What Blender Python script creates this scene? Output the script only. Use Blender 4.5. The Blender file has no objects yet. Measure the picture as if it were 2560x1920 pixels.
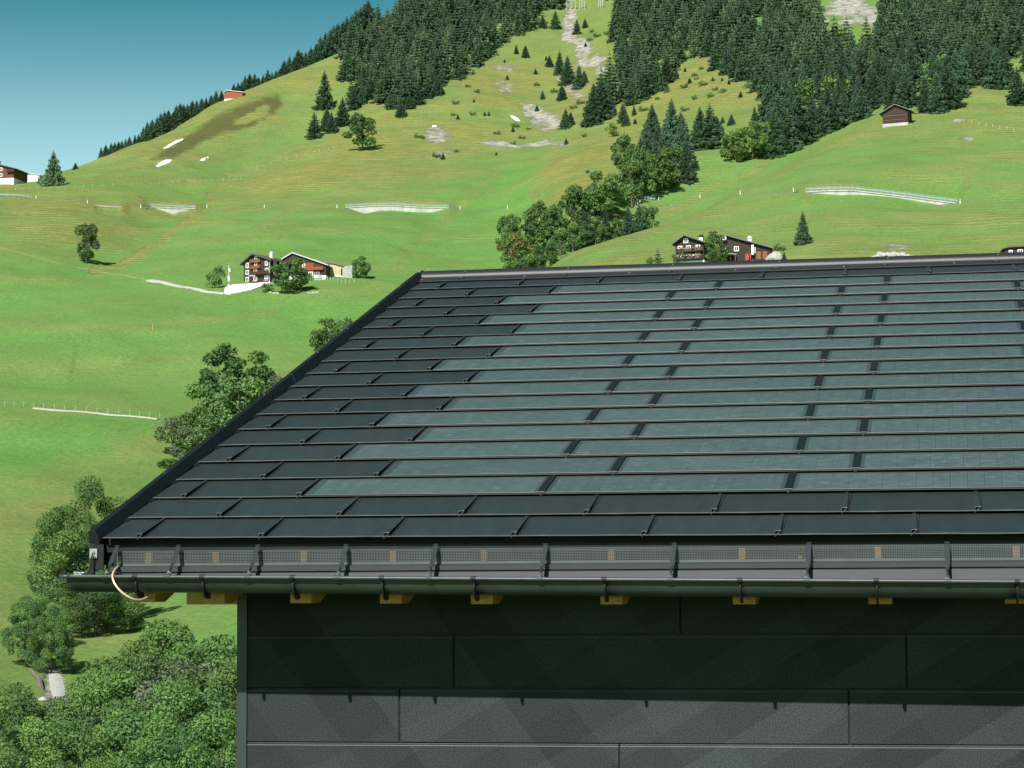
import bpy, bmesh, math, random
import numpy as np
from mathutils import Vector, Matrix
random.seed(7); RNG = np.random.default_rng(11)
rad = math.radians
scene = bpy.context.scene
COL = scene.collection

# ------------------------------------------------------------------ camera
FPX = 5681.16                                   # focal length for a 2560 px wide frame
CAM = np.array([4.3969, -11.9179, -0.1721])
YAW, PITCH, ROLL = 0.19277, 0.08240, -0.005975
def _basis():
    cy, sy, cp, sp = math.cos(YAW), math.sin(YAW), math.cos(PITCH), math.sin(PITCH)
    f = np.array([-sy*cp, cy*cp, sp]); r = np.array([cy, sy, 0.]); u = np.cross(r, f)
    cr, sr = math.cos(ROLL), math.sin(ROLL)
    return cr*r+sr*u, cr*u-sr*r, f
CR, CU, CF = _basis()
cam_data = bpy.data.cameras.new('camera'); cam = bpy.data.objects.new('camera', cam_data); COL.objects.link(cam)
cam_data.sensor_width = 36; cam_data.lens = FPX/2560*36
cam_data.clip_start = .1; cam_data.clip_end = 12000
cam.matrix_world = Matrix(((CR[0], CU[0], -CF[0], CAM[0]), (CR[1], CU[1], -CF[1], CAM[1]), (CR[2], CU[2], -CF[2], CAM[2]), (0, 0, 0, 1)))
scene.camera = cam

# ------------------------------------------------------------------ sky, sun, exposure
SUN_TRAVEL = Vector((0.155, 1.0, -0.83)).normalized()
world = bpy.data.worlds.new('World'); scene.world = world; world.use_nodes = True
wn, wl = world.node_tree.nodes, world.node_tree.links
wn.clear()
sky = wn.new('ShaderNodeTexSky'); sky.sky_type = 'NISHITA'; sky.sun_disc = False
sky.sun_elevation = math.asin(-SUN_TRAVEL.z); sky.sun_rotation = rad(188.8)
sky.altitude = 1200; sky.air_density = 1.0; sky.dust_density = .6; sky.ozone_density = 1.0
geo = wn.new('ShaderNodeNewGeometry'); sep = wn.new('ShaderNodeSeparateXYZ'); ramp = wn.new('ShaderNodeValToRGB')
neg = wn.new('ShaderNodeMath'); neg.operation = 'MULTIPLY'; neg.inputs[1].default_value = -1
mulc = wn.new('ShaderNodeMix'); mulc.data_type = 'RGBA'; mulc.blend_type = 'MULTIPLY'; mulc.inputs[0].default_value = 1
bg = wn.new('ShaderNodeBackground'); bg.inputs[1].default_value = .052
wo = wn.new('ShaderNodeOutputWorld')
wl.new(geo.outputs['Incoming'], sep.inputs[0]); wl.new(sep.outputs[2], neg.inputs[0]); wl.new(neg.outputs[0], ramp.inputs[0])
ramp.color_ramp.interpolation = 'EASE'
e0 = ramp.color_ramp.elements[0]; e0.position = .15; e0.color = (2.1, 2.35, 1.75, 1)
e1 = ramp.color_ramp.elements[1]; e1.position = .262; e1.color = (.30, 1.06, .86, 1)
e2 = ramp.color_ramp.elements.new(.48); e2.color = (.34, .66, .56, 1)
wl.new(sky.outputs[0], mulc.inputs[6]); wl.new(ramp.outputs[0], mulc.inputs[7])
wl.new(mulc.outputs[2], bg.inputs[0]); wl.new(bg.outputs[0], wo.inputs[0])
sd = bpy.data.lights.new('sun', 'SUN'); sun = bpy.data.objects.new('sun', sd); COL.objects.link(sun)
sd.energy = 5.0; sd.angle = rad(.5); sd.color = (1, .975, .925)
sun.rotation_euler = SUN_TRAVEL.to_track_quat('-Z', 'Y').to_euler(); sun.location = (-10, -40, 60)
scene.view_settings.view_transform = 'Standard'; scene.view_settings.look = 'None'
scene.view_settings.gamma = 1; scene.view_settings.exposure = 0.45; scene.view_settings.use_curve_mapping = False
try:
    scene.cycles.max_bounces = 6; scene.cycles.diffuse_bounces = 3; scene.cycles.transparent_max_bounces = 8
except Exception: pass

# ------------------------------------------------------------------ pixel <-> place helpers (pixels of a 2212 px wide view)
KP = 2560/2212
def ray(x, y):
    x *= KP; y *= KP
    return CF+(x-1280)/FPX*CR-(y-960)/FPX*CU
def on_y(x, y, Y):
    d = ray(x, y); return CAM+(Y-CAM[1])/d[1]*d
def pang(x, y):
    d = ray(x, y); return math.atan2(d[0], d[1]), d[2]/math.hypot(d[0], d[1])
def to_px(P):
    d = np.asarray(P, float)-CAM; z = d@CF; z = np.where(z < .1, .1, z)
    return (1280+FPX*(d@CR)/z)/KP, (960-FPX*(d@CU)/z)/KP

# ------------------------------------------------------------------ materials
def nd(t, k, **kw):
    n = t.nodes.new(k)
    for a, b in kw.items(): setattr(n, a, b)
    return n
def mat(name, col, rough=.6, var=.25, scale=4., bump=0., bscale=40., metal=0., spec=.5, coords='Object', stretch=(1, 1, 1), hue=None, rnd=0., trans=0., coat=0.):
    m = bpy.data.materials.new(name); m.use_nodes = True; t = m.node_tree; b = t.nodes['Principled BSDF']
    b.inputs['Roughness'].default_value = rough; b.inputs['Metallic'].default_value = metal
    b.inputs['Specular IOR Level'].default_value = spec; b.inputs['Coat Weight'].default_value = coat
    tc = nd(t, 'ShaderNodeTexCoord'); mp = nd(t, 'ShaderNodeMapping'); mp.inputs['Scale'].default_value = stretch
    t.links.new(tc.outputs[coords], mp.inputs[0])
    nz = nd(t, 'ShaderNodeTexNoise'); nz.inputs['Scale'].default_value = scale; nz.inputs['Detail'].default_value = 6; nz.inputs['Roughness'].default_value = .65
    t.links.new(mp.outputs[0], nz.inputs[0])
    mr = nd(t, 'ShaderNodeMapRange'); mr.inputs[1].default_value = .28; mr.inputs[2].default_value = .72
    t.links.new(nz.outputs[0], mr.inputs[0])
    mx = nd(t, 'ShaderNodeMix', data_type='RGBA')
    c2 = hue if hue else tuple(min(1, c*(1+var)) for c in col)
    mx.inputs[6].default_value = (*[c*(1-var) for c in col], 1); mx.inputs[7].default_value = (*c2, 1)
    t.links.new(mr.outputs[0], mx.inputs[0]); out = mx.outputs[2]
    if rnd:
        oi = nd(t, 'ShaderNodeObjectInfo'); hs = nd(t, 'ShaderNodeHueSaturation')
        r1 = nd(t, 'ShaderNodeMapRange'); r1.inputs[3].default_value = 1-rnd; r1.inputs[4].default_value = 1+rnd
        r2 = nd(t, 'ShaderNodeMapRange'); r2.inputs[3].default_value = .5-rnd*.06; r2.inputs[4].default_value = .5+rnd*.04
        ml = nd(t, 'ShaderNodeMath', operation='MULTIPLY'); ml.inputs[1].default_value = 7.31
        fr = nd(t, 'ShaderNodeMath', operation='FRACT')
        t.links.new(oi.outputs['Random'], r1.inputs[0]); t.links.new(oi.outputs['Random'], ml.inputs[0]); t.links.new(ml.outputs[0], fr.inputs[0]); t.links.new(fr.outputs[0], r2.inputs[0])
        t.links.new(r1.outputs[0], hs.inputs['Value']); t.links.new(r2.outputs[0], hs.inputs['Hue']); t.links.new(out, hs.inputs['Color']); out = hs.outputs[0]
    t.links.new(out, b.inputs['Base Color'])
    if bump:
        n2 = nd(t, 'ShaderNodeTexNoise'); n2.inputs['Scale'].default_value = bscale; n2.inputs['Detail'].default_value = 3
        t.links.new(mp.outputs[0], n2.inputs[0]); bp = nd(t, 'ShaderNodeBump'); bp.inputs['Strength'].default_value = bump; bp.inputs['Distance'].default_value = .02
        t.links.new(n2.outputs[0], bp.inputs['Height']); t.links.new(bp.outputs[0], b.inputs['Normal'])
    if trans:
        tr = nd(t, 'ShaderNodeBsdfTranslucent'); ms = nd(t, 'ShaderNodeMixShader'); ms.inputs[0].default_value = trans
        t.links.new(out, tr.inputs[0]); t.links.new(b.outputs[0], ms.inputs[1]); t.links.new(tr.outputs[0], ms.inputs[2])
        t.links.new(ms.outputs[0], t.nodes['Material Output'].inputs[0])
    return m

M = {}
M['coat'] = mat('anthracite_coated_aluminium', (.027, .036, .038), .40, .20, 2.2, .10, 420, spec=.5, rnd=.12, stretch=(5, .8, 1))
M['coat_dark'] = mat('black_coated_metal', (.009, .0125, .0125), .5, .2, 6, .08, 500, spec=.3)
M['ridge'] = mat('anthracite_ridge_metal', (.019, .022, .024), .42, .12, 8, .12, 420)
M['gutter'] = mat('anthracite_gutter_metal', (.034, .041, .040), .34, .25, 10, .10, 380)
M['bead'] = mat('gutter_bead_metal', (.045, .050, .052), .42, .2, 10, .06, 380)
M['trimlight'] = mat('grey_coated_flashing', (.023, .031, .032), .6, .12, 12, .15, 380)
M['lipline'] = mat('tile_fold_highlight', (.085, .095, .098), .4, .25, 12)  # highlight along the tile lips, painted as a paler grey
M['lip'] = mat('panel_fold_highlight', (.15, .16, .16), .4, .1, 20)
M['mesh'] = mat('perforated_grey_metal', (.074, .088, .090), .45, .15, 14)
M['edge'] = mat('raw_cut_edge', (.20, .21, .21), .4, .1, 20)
M['screw'] = mat('zinc_screw', (.5, .52, .52), .35, .15, 30, metal=.6)
M['galv'] = mat('galvanised_steel', (.33, .35, .36), .4, .4, 60, metal=.5)
M['rafter'] = mat('golden_spruce_timber', (.46, .17, .03), .55, .3, 9, stretch=(1, .35, 6), hue=(.62, .28, .07))
M['larch'] = mat('pale_spruce_timber', (.50, .29, .12), .6, .2, 10, stretch=(.4, 1, 7))
M['copper'] = mat('copper_wire', (.95, .62, .52), .25, .06, 20, metal=.4)
M['black'] = mat('membrane_and_shade_black', (.006, .007, .007), .8, .2, 8)  # membrane black, also fills in shade at seams and behind the vent strip
M['bark'] = mat('bark', (.10, .085, .065), .9, .4, 6, .6, 14)
M['spruce'] = mat('spruce_needles', (.027, .066, .038), .75, .4, .9, coords='Object', hue=(.062, .128, .060), rnd=.38, trans=.08)
M['spruce_mid'] = mat('green_spruce_needles', (.038, .088, .045), .75, .4, .7, hue=(.085, .16, .068), trans=.1)
M['spruce2'] = mat('pale_spruce_needles', (.065, .120, .060), .75, .4, .9, hue=(.14, .22, .10), rnd=.2, trans=.12)
M['leaf'] = mat('maple_leaves', (.100, .205, .056), .6, .25, .7, hue=(.200, .345, .092), rnd=.22, trans=.30, spec=.3)
M['leaf_dark'] = mat('dark_leaves', (.062, .142, .046), .6, .25, .8, hue=(.132, .240, .076), rnd=.2, trans=.25, spec=.3)
M['leaf_yellow'] = mat('yellowing_leaves', (.15, .18, .05), .6, .35, .6, hue=(.27, .27, .08), rnd=.15, trans=.3, spec=.3)
M['leaf_grey'] = mat('silvery_leaves', (.11, .16, .08), .7, .35, .9, hue=(.19, .24, .13), rnd=.12, trans=.2, spec=.3)
M['oldwood'] = mat('dark_weathered_boards', (.035, .020, .014), .8, .5, 1.4, .5, 8, stretch=(1, 1, 6))
M['redwood'] = mat('red_brown_boards', (.26, .065, .022), .75, .3, 1.6, stretch=(7, 7, .6))
M['balcony'] = mat('brown_balcony_boards', (.20, .085, .035), .75, .35, 3, stretch=(8, 8, .6))
M['plaster'] = mat('white_plaster', (.78, .78, .76), .8, .08, 1.2)
M['cream'] = mat('cream_plaster', (.45, .40, .25), .8, .1, 1.2)
M['roofgrey'] = mat('grey_slate_roofing', (.12, .13, .14), .6, .25, 2.5, .4, 6)
M['roofdark'] = mat('weathered_shingle_roofing', (.085, .085, .083), .7, .35, 3, .5, 7)
M['roofpale'] = mat('pale_sheet_roofing', (.50, .52, .53), .5, .12, 2)
M['glass'] = mat('window_glass', (.05, .07, .09), .12, .3, 3)
M['white'] = mat('white_paint', (.8, .8, .79), .6, .05, 2)
M['red'] = mat('red_paint', (.40, .045, .03), .6, .2, 3)
M['orange'] = mat('orange_shutters', (.42, .12, .05), .6, .2, 3)
M['flowers'] = mat('balcony_flowers', (.45, .05, .06), .7, .4, 5, hue=(.75, .32, .36))
M['greenleaf'] = mat('flower_leaves', (.05, .10, .03), .7, .4, 5)
M['concrete'] = mat('pale_concrete', (.38, .38, .35), .85, .22, .55, .4, 3, stretch=(1, 1, .5), hue=(.52, .52, .49))
M['stone'] = mat('grey_stone', (.36, .355, .34), .9, .4, 1.6, .9, 5)
M['rail'] = mat('galvanised_rail', (.24, .31, .32), .5, .2, 1)
M['fencewood'] = mat('pale_post_timber', (.36, .35, .26), .8, .2, 3)
M['snowrack'] = mat('weathered_barrier_steel', (.36, .40, .37), .7, .25, 1)
M['asphalt'] = mat('worn_road_verge', (.14, .15, .10), .9, .2, 1)
M['gravel'] = mat('pale_gravel', (.42, .41, .37), .95, .25, 2.5, .6, 8)
M['sheet'] = mat('old_snow', (.82, .84, .86), .7, .06, 2)
M['log'] = mat('grey_log', (.16, .14, .12), .9, .4, 4, .6, 12)
M['blue'] = mat('blue_fabric', (.12, .35, .42), .8, .3, 4)

# cladding panel: fine metallic grain over diagonal reflections painted in as tone bands
def panel_material():
    m = bpy.data.materials.new('anthracite_cladding_painted_sheen'); m.use_nodes = True; t = m.node_tree; b = t.nodes['Principled BSDF']
    L = t.links.new
    tc = nd(t, 'ShaderNodeTexCoord'); sp = nd(t, 'ShaderNodeSeparateXYZ'); L(tc.outputs['Object'], sp.inputs[0])
    acc = None
    for ang, w, off, amp in ((31, .21, .2, 1.2), (-52, .29, .75, 1.0), (22, .47, .1, 1.0), (-66, .9, .6, .4)):
        c, s = math.cos(rad(ang)), math.sin(rad(ang))
        a = nd(t, 'ShaderNodeMath', operation='MULTIPLY'); a.inputs[1].default_value = -s/w; L(sp.outputs[0], a.inputs[0])
        bb = nd(t, 'ShaderNodeMath', operation='MULTIPLY_ADD'); bb.inputs[1].default_value = c/w; L(sp.outputs[2], bb.inputs[0]); L(a.outputs[0], bb.inputs[2])
        o = nd(t, 'ShaderNodeMath', operation='ADD'); o.inputs[1].default_value = off; L(bb.outputs[0], o.inputs[0])
        fl = nd(t, 'ShaderNodeMath', operation='FLOOR'); L(o.outputs[0], fl.inputs[0])
        wnn = nd(t, 'ShaderNodeTexWhiteNoise', noise_dimensions='1D'); L(fl.outputs[0], wnn.inputs['W'])
        ml = nd(t, 'ShaderNodeMath', operation='MULTIPLY'); ml.inputs[1].default_value = amp; L(wnn.outputs[0], ml.inputs[0])
        if acc is None: acc = ml.outputs[0]
        else:
            ad = nd(t, 'ShaderNodeMath', operation='ADD'); L(acc, ad.inputs[0]); L(ml.outputs[0], ad.inputs[1]); acc = ad.outputs[0]
    mr = nd(t, 'ShaderNodeMapRange'); mr.inputs[1].default_value = .4; mr.inputs[2].default_value = 3.0; mr.inputs[3].default_value = .60; mr.inputs[4].default_value = 1.36; L(acc, mr.inputs[0])
    g = nd(t, 'ShaderNodeTexNoise'); g.inputs['Scale'].default_value = 125; g.inputs['Detail'].default_value = 2; L(tc.outputs['Object'], g.inputs[0])
    gr = nd(t, 'ShaderNodeMapRange'); gr.inputs[1].default_value = .3; gr.inputs[2].default_value = .7; gr.inputs[3].default_value = .60; gr.inputs[4].default_value = 1.46; L(g.outputs[0], gr.inputs[0])
    mm = nd(t, 'ShaderNodeMath', operation='MULTIPLY'); L(mr.outputs[0], mm.inputs[0]); L(gr.outputs[0], mm.inputs[1])
    vm = nd(t, 'ShaderNodeVectorMath', operation='SCALE'); vm.inputs[0].default_value = (.0345, .040, .0425); L(mm.outputs[0], vm.inputs['Scale'])
    L(vm.outputs[0], b.inputs['Base Color']); b.inputs['Roughness'].default_value = .60; b.inputs['Specular IOR Level'].default_value = .03
    bp = nd(t, 'ShaderNodeBump'); bp.inputs['Strength'].default_value = .12; bp.inputs['Distance'].default_value = .002; L(g.outputs[0], bp.inputs['Height']); L(bp.outputs[0], b.inputs['Normal'])
    return m
M['panel'] = panel_material()

def solar_material():
    m = bpy.data.materials.new('photovoltaic_glass'); m.use_nodes = True; t = m.node_tree; b = t.nodes['Principled BSDF']
    L = t.links.new
    def ma(op, a, b_=None, c=None):
        n = nd(t, 'ShaderNodeMath', operation=op)
        for i, v in enumerate((a, b_, c)):
            if v is None: continue
            if isinstance(v, (int, float)): n.inputs[i].default_value = v
            else: L(v, n.inputs[i])
        return n.outputs[0]
    tc = nd(t, 'ShaderNodeTexCoord'); sp = nd(t, 'ShaderNodeSeparateXYZ'); L(tc.outputs['Object'], sp.inputs[0]); x, y = sp.outputs[0], sp.outputs[1]
    inx = ma('LESS_THAN', ma('ABSOLUTE', ma('SUBTRACT', x, .7)), .655)
    iny = ma('LESS_THAN', ma('ABSOLUTE', ma('SUBTRACT', y, .218)), .187)
    cell = ma('MULTIPLY', inx, iny)
    fx = ma('FRACT', ma('DIVIDE', ma('SUBTRACT', x, .045), .0936))
    ex = ma('ABSOLUTE', ma('SUBTRACT', fx, .5))
    lx = ma('GREATER_THAN', ex, .470)
    fy = ma('ABSOLUTE', ma('SUBTRACT', y, .222)); ly = ma('LESS_THAN', fy, .0022)
    line = ma('MULTIPLY', ma('MAXIMUM', lx, ly), cell)
    # bright stitch marks beside the cell gaps, and finger-line glints along u
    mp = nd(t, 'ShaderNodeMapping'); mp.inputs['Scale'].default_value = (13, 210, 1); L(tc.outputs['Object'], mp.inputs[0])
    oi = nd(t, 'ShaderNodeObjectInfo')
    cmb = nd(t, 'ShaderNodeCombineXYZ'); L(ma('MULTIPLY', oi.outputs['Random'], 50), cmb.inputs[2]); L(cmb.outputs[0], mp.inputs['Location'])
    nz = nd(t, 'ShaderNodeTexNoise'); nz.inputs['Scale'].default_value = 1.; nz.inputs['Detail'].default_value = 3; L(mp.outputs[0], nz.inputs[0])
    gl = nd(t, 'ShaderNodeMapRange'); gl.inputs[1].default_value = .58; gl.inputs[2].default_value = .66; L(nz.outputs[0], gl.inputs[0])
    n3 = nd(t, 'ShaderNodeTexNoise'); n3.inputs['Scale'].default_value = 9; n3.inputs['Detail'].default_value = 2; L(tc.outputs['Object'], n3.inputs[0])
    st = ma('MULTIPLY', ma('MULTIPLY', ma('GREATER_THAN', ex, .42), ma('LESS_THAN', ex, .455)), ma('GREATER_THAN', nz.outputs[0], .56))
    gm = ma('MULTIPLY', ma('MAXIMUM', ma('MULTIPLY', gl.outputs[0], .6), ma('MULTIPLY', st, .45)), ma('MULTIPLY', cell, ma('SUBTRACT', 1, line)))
    mx = nd(t, 'ShaderNodeMix', data_type='RGBA'); mx.inputs[6].default_value = (.046, .070, .070, 1); mx.inputs[7].default_value = (.064, .096, .096, 1); L(cell, mx.inputs[0])
    m2 = nd(t, 'ShaderNodeMix', data_type='RGBA'); m2.inputs[7].default_value = (.048, .072, .072, 1); L(line, m2.inputs[0]); L(mx.outputs[2], m2.inputs[6])
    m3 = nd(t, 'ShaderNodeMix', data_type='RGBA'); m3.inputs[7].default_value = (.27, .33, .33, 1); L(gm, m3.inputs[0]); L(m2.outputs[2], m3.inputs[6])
    n4 = nd(t, 'ShaderNodeTexNoise'); n4.inputs['Scale'].default_value = 2.2; n4.inputs['Detail'].default_value = 4; L(tc.outputs['Object'], n4.inputs[0])
    hs = nd(t, 'ShaderNodeHueSaturation'); v = nd(t, 'ShaderNodeMapRange'); v.inputs[1].default_value = .3; v.inputs[2].default_value = .7; v.inputs[3].default_value = .93; v.inputs[4].default_value = 1.07
    L(n4.outputs[0], v.inputs[0]); L(ma('MULTIPLY', v.outputs[0], ma('MULTIPLY_ADD', oi.outputs['Random'], .16, .92)), hs.inputs['Value']); L(m3.outputs[2], hs.inputs['Color']); L(hs.outputs[0], b.inputs['Base Color'])
    rr = nd(t, 'ShaderNodeMapRange'); rr.inputs[3].default_value = .26; rr.inputs[4].default_value = .40; L(n4.outputs[0], rr.inputs[0]); L(rr.outputs[0], b.inputs['Roughness'])
    b.inputs['Specular IOR Level'].default_value = .5
    return m
M['solar'] = solar_material()

# ------------------------------------------------------------------ object helpers
def tag(o, label=None, cat=None, group=None, kind=None):
    if label: o['label'] = label
    if cat: o['category'] = cat
    if group: o['group'] = group
    if kind: o['kind'] = kind
    return o
def link(name, data, parent=None, loc=None):
    o = bpy.data.objects.new(name, data); COL.objects.link(o)
    if parent is not None: o.parent = parent
    if loc is not None: o.location = loc
    return o
def thing(name, label, cat, loc=(0, 0, 0), rotz=0, group=None):
    o = link(name, None, None, loc); o.rotation_euler = (0, 0, rotz); o.empty_display_size = .2
    return tag(o, label, cat, group)
class MB:
    def __init__(s): s.v = []; s.f = []; s.m = []
    def add(s, vs, fs, mi=0):
        b = len(s.v); s.v += [tuple(map(float, q)) for q in vs]; s.f += [tuple(b+i for i in f) for f in fs]; s.m += [mi]*len(fs); return s
    def box(s, a, b, mi=0):
        x0, y0, z0 = a; x1, y1, z1 = b
        return s.add([(x0, y0, z0), (x1, y0, z0), (x1, y1, z0), (x0, y1, z0), (x0, y0, z1), (x1, y0, z1), (x1, y1, z1), (x0, y1, z1)],
                     [(0, 3, 2, 1), (4, 5, 6, 7), (0, 1, 5, 4), (1, 2, 6, 5), (2, 3, 7, 6), (3, 0, 4, 7)], mi)
    def loft(s, secs, mi=0, closed=True, caps=True):
        n = len(secs[0]); vs = [p for sc in secs for p in sc]; fs = []
        for i in range(len(secs)-1):
            for j in range(n if closed else n-1):
                k = (j+1) % n; fs.append((i*n+j, i*n+k, (i+1)*n+k, (i+1)*n+j))
        if caps and closed: fs.append(tuple(range(n))[::-1]); fs.append(tuple((len(secs)-1)*n+j for j in range(n)))
        return s.add(vs, fs, mi)
    def extrude_x(s, prof, x0, x1, mi=0, closed=True, dz=0):
        return s.loft([[(x0, y, z) for y, z in prof], [(x1, y, z+dz) for y, z in prof]], mi, closed)
    def extrude_y(s, prof, y0, y1, mi=0):
        return s.loft([[(x, y0, z) for x, z in prof], [(x, y1, z) for x, z in prof]], mi)
    def tube(s, pts, r, n=6, mi=0):
        pts = [Vector(p) for p in pts]; secs = []
        for i, p in enumerate(pts):
            d = (pts[min(i+1, len(pts)-1)]-pts[max(i-1, 0)]).normalized()
            a = d.cross(Vector((0, 0, 1)) if abs(d.z) < .95 else Vector((1, 0, 0))).normalized(); b = d.cross(a)
            q = r[i] if isinstance(r, (list, tuple)) else r
            secs.append([tuple(p+q*(math.cos(6.2832*j/n)*a+math.sin(6.2832*j/n)*b)) for j in range(n)])
        return s.loft(secs, mi)
    def mesh(s, name, mats, smooth=False):
        me = bpy.data.meshes.new(name); me.from_pydata(s.v, [], s.f)
        for m in (mats if isinstance(mats, (list, tuple)) else [mats]): me.materials.append(m)
        me.polygons.foreach_set('material_index', s.m)
        bm = bmesh.new(); bm.from_mesh(me); bmesh.ops.recalc_face_normals(bm, faces=bm.faces); bm.to_mesh(me); bm.free()
        if smooth: me.polygons.foreach_set('use_smooth', [True]*len(me.polygons))
        me.update(); return me
    def build(s, name, mats, parent=None, loc=None, smooth=False):
        return link(name, s.mesh(name, mats, smooth), parent, loc)
def np_mesh(name, V, F, mats, smooth=False, mi=None):
    me = bpy.data.meshes.new(name); n = F.shape[1]
    me.vertices.add(len(V)); me.vertices.foreach_set('co', np.ascontiguousarray(V, np.float32).ravel())
    me.loops.add(F.size); me.loops.foreach_set('vertex_index', np.ascontiguousarray(F, np.int32).ravel())
    me.polygons.add(len(F)); me.polygons.foreach_set('loop_start', np.arange(0, F.size, n, dtype=np.int32))
    for m in (mats if isinstance(mats, (list, tuple)) else [mats]): me.materials.append(m)
    if mi is not None: me.polygons.foreach_set('material_index', np.asarray(mi, np.int32))
    me.polygons.foreach_set('use_smooth', np.full(len(F), smooth)); me.update(calc_edges=True); return me

# ================================================================== TERRAIN
def vnoise(x, y, seed=0):                       # smooth value noise, vectorised
    xi = np.floor(x).astype(np.int64); yi = np.floor(y).astype(np.int64); fx = x-xi; fy = y-yi
    fx = fx*fx*(3-2*fx); fy = fy*fy*(3-2*fy)
    def h(a, b):
        n = (a*374761393+b*668265263+seed*974634777) & 0xffffffff; n = ((n ^ (n >> 13))*1274126177) & 0xffffffff
        return ((n ^ (n >> 16)) & 0xffff)/65535.
    return (h(xi, yi)*(1-fx)+h(xi+1, yi)*fx)*(1-fy)+(h(xi, yi+1)*(1-fx)+h(xi+1, yi+1)*fx)*fy
def fbm(x, y, seed=0, o=4):
    s = 0; a = .5
    for i in range(o): s = s+a*(vnoise(x*2**i, y*2**i, seed+i)-.5); a *= .5
    return s
near = [(14, 3400), (60, 2050), (100, 1905), (130, 1780), (150, 1640), (172, 1500), (190, 1420), (215, 1330), (265, 1200), (320, 1060), (352, 1000), (405, 900), (462, 800), (523, 700)]
mid = [(580, 620), (650, 540), (745, 447), (830, 402)]
TAB = {
 -120: near+mid+[(905, 398), (960, 405), (1100, 470), (1600, 700), (2600, 900)],
 0: near+mid+[(900, 392), (950, 396), (1100, 460), (1600, 700), (2600, 900)],
 140: near+mid[:3]+[(830, 400), (890, 374), (930, 371), (990, 378), (1200, 480), (1700, 700), (2600, 900)],
 300: near+mid[:3]+[(830, 398), (890, 362), (985, 311), (1040, 316), (1300, 430), (1800, 700), (2600, 900)],
 480: near+mid[:3]+[(830, 400), (900, 350), (1000, 262), (1060, 215), (1110, 219), (1300, 330), (1800, 700), (2600, 900)],
 620: near+mid[:3]+[(830, 400), (900, 347), (1000, 245), (1110, 163), (1160, 166), (1400, 290), (1900, 700), (2600, 900)],
 745: near+mid[:3]+[(830, 396), (900, 345), (1000, 240), (1110, 145), (1160, 106), (1210, 108), (1450, 250), (1900, 600), (2600, 900)],
 880: near+mid[:3]+[(830, 392), (900, 340), (1000, 236), (1110, 145), (1230, 50), (1290, 28), (1340, 32), (1600, 200), (2600, 900)],
 1010: near+mid[:3]+[(830, 390), (900, 335), (1000, 232), (1110, 140), (1260, 20), (1370, -60), (1500, -60), (1900, 200), (2600, 900)],
 1106: near[:-1]+[(520, 690), (575, 600), (640, 540), (735, 450), (820, 390), (900, 320), (1000, 225), (1110, 135), (1270, 0), (1480, -190), (1700, -150), (2600, 600)],
 1240: near[:-2]+[(405, 900), (455, 770), (520, 610), (570, 530), (640, 470), (730, 400), (820, 340), (930, 260), (1060, 150), (1250, 0), (1500, -210), (1800, -150), (2600, 600)],
 1400: near[:-3]+[(350, 980), (400, 830), (450, 700), (510, 585), (560, 520), (620, 462), (700, 410), (800, 330), (900, 262), (1020, 170), (1230, 0), (1500, -240), (1800, -150), (2600, 600)],
 1600: near[:-3]+[(350, 960), (400, 800), (450, 680), (500, 590), (540, 530), (600, 452), (660, 385), (740, 335), (850, 255), (980, 160), (1200, 0), (1500, -240), (1800, -150), (2600, 600)],
 1800: near[:-3]+[(350, 940), (400, 780), (450, 655), (490, 580), (540, 510), (600, 430), (660, 360), (730, 285), (800, 250), (960, 140), (1170, 0), (1500, -240), (1800, -150), (2600, 600)],
 2000: near[:-3]+[(350, 930), (400, 770), (445, 650), (490, 575), (540, 515), (600, 440), (670, 340), (750, 240), (850, 175), (980, 100), (1170, 0), (1500, -240), (1800, -150), (2600, 600)],
 2212: near[:-3]+[(350, 930), (400, 770), (440, 650), (480, 580), (530, 515), (600, 430), (680, 320), (780, 215), (870, 150), (990, 75), (1150, 0), (1500, -240), (1800, -150), (2600, 600)],
 2330: near[:-3]+[(350, 930), (400, 770), (440, 650), (480, 575), (530, 510), (600, 425), (680, 315), (780, 205), (870, 140), (990, 70), (1150, 0), (1500, -240), (1800, -150), (2600, 600)],
}
RG0 = np.geomspace(10, 2900, 430)
RG = np.concatenate([np.geomspace(10, 470, 170), np.arange(473.2, 1150, 3.2), np.geomspace(1156, 2900, 80)]); NR = len(RG)
colx = sorted(TAB); colphi = np.array([pang(x, 800)[0] for x in colx])
colz = []
for x in colx:
    ks = TAB[x]; d = np.array([k[0] for k in ks], float); el = np.array([pang(x, k[1])[1] for k in ks]); z = d*el
    Lg = np.log(d); zz = np.interp(np.log(RG0), Lg, z)
    ker = np.exp(-np.linspace(-2, 2, 9)**2); ker /= ker.sum()
    zp = np.pad(zz, 4, mode='edge'); colz.append(np.interp(RG, RG0, np.convolve(zp, ker, 'valid')))
colz = np.array(colz)
fine = np.arange(-26, 3.4, .056)
phiL, phiR = math.degrees(colphi[0])-.6, math.degrees(colphi[-1])+.6
fine = np.arange(phiL, phiR, .054)
coarse_r = phiR+np.array([1, 3, 6, 10, 16, 24, 34, 46, 60, 75, 90, 105, 120, 135, 150, 165])
coarse_l = phiL-np.array([1, 3, 6, 10, 16, 24, 34, 46, 60, 75, 90, 105, 120, 135, 150])
PH = np.sort(np.concatenate([coarse_l, fine, coarse_r])); PHR = np.radians(PH)
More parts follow.
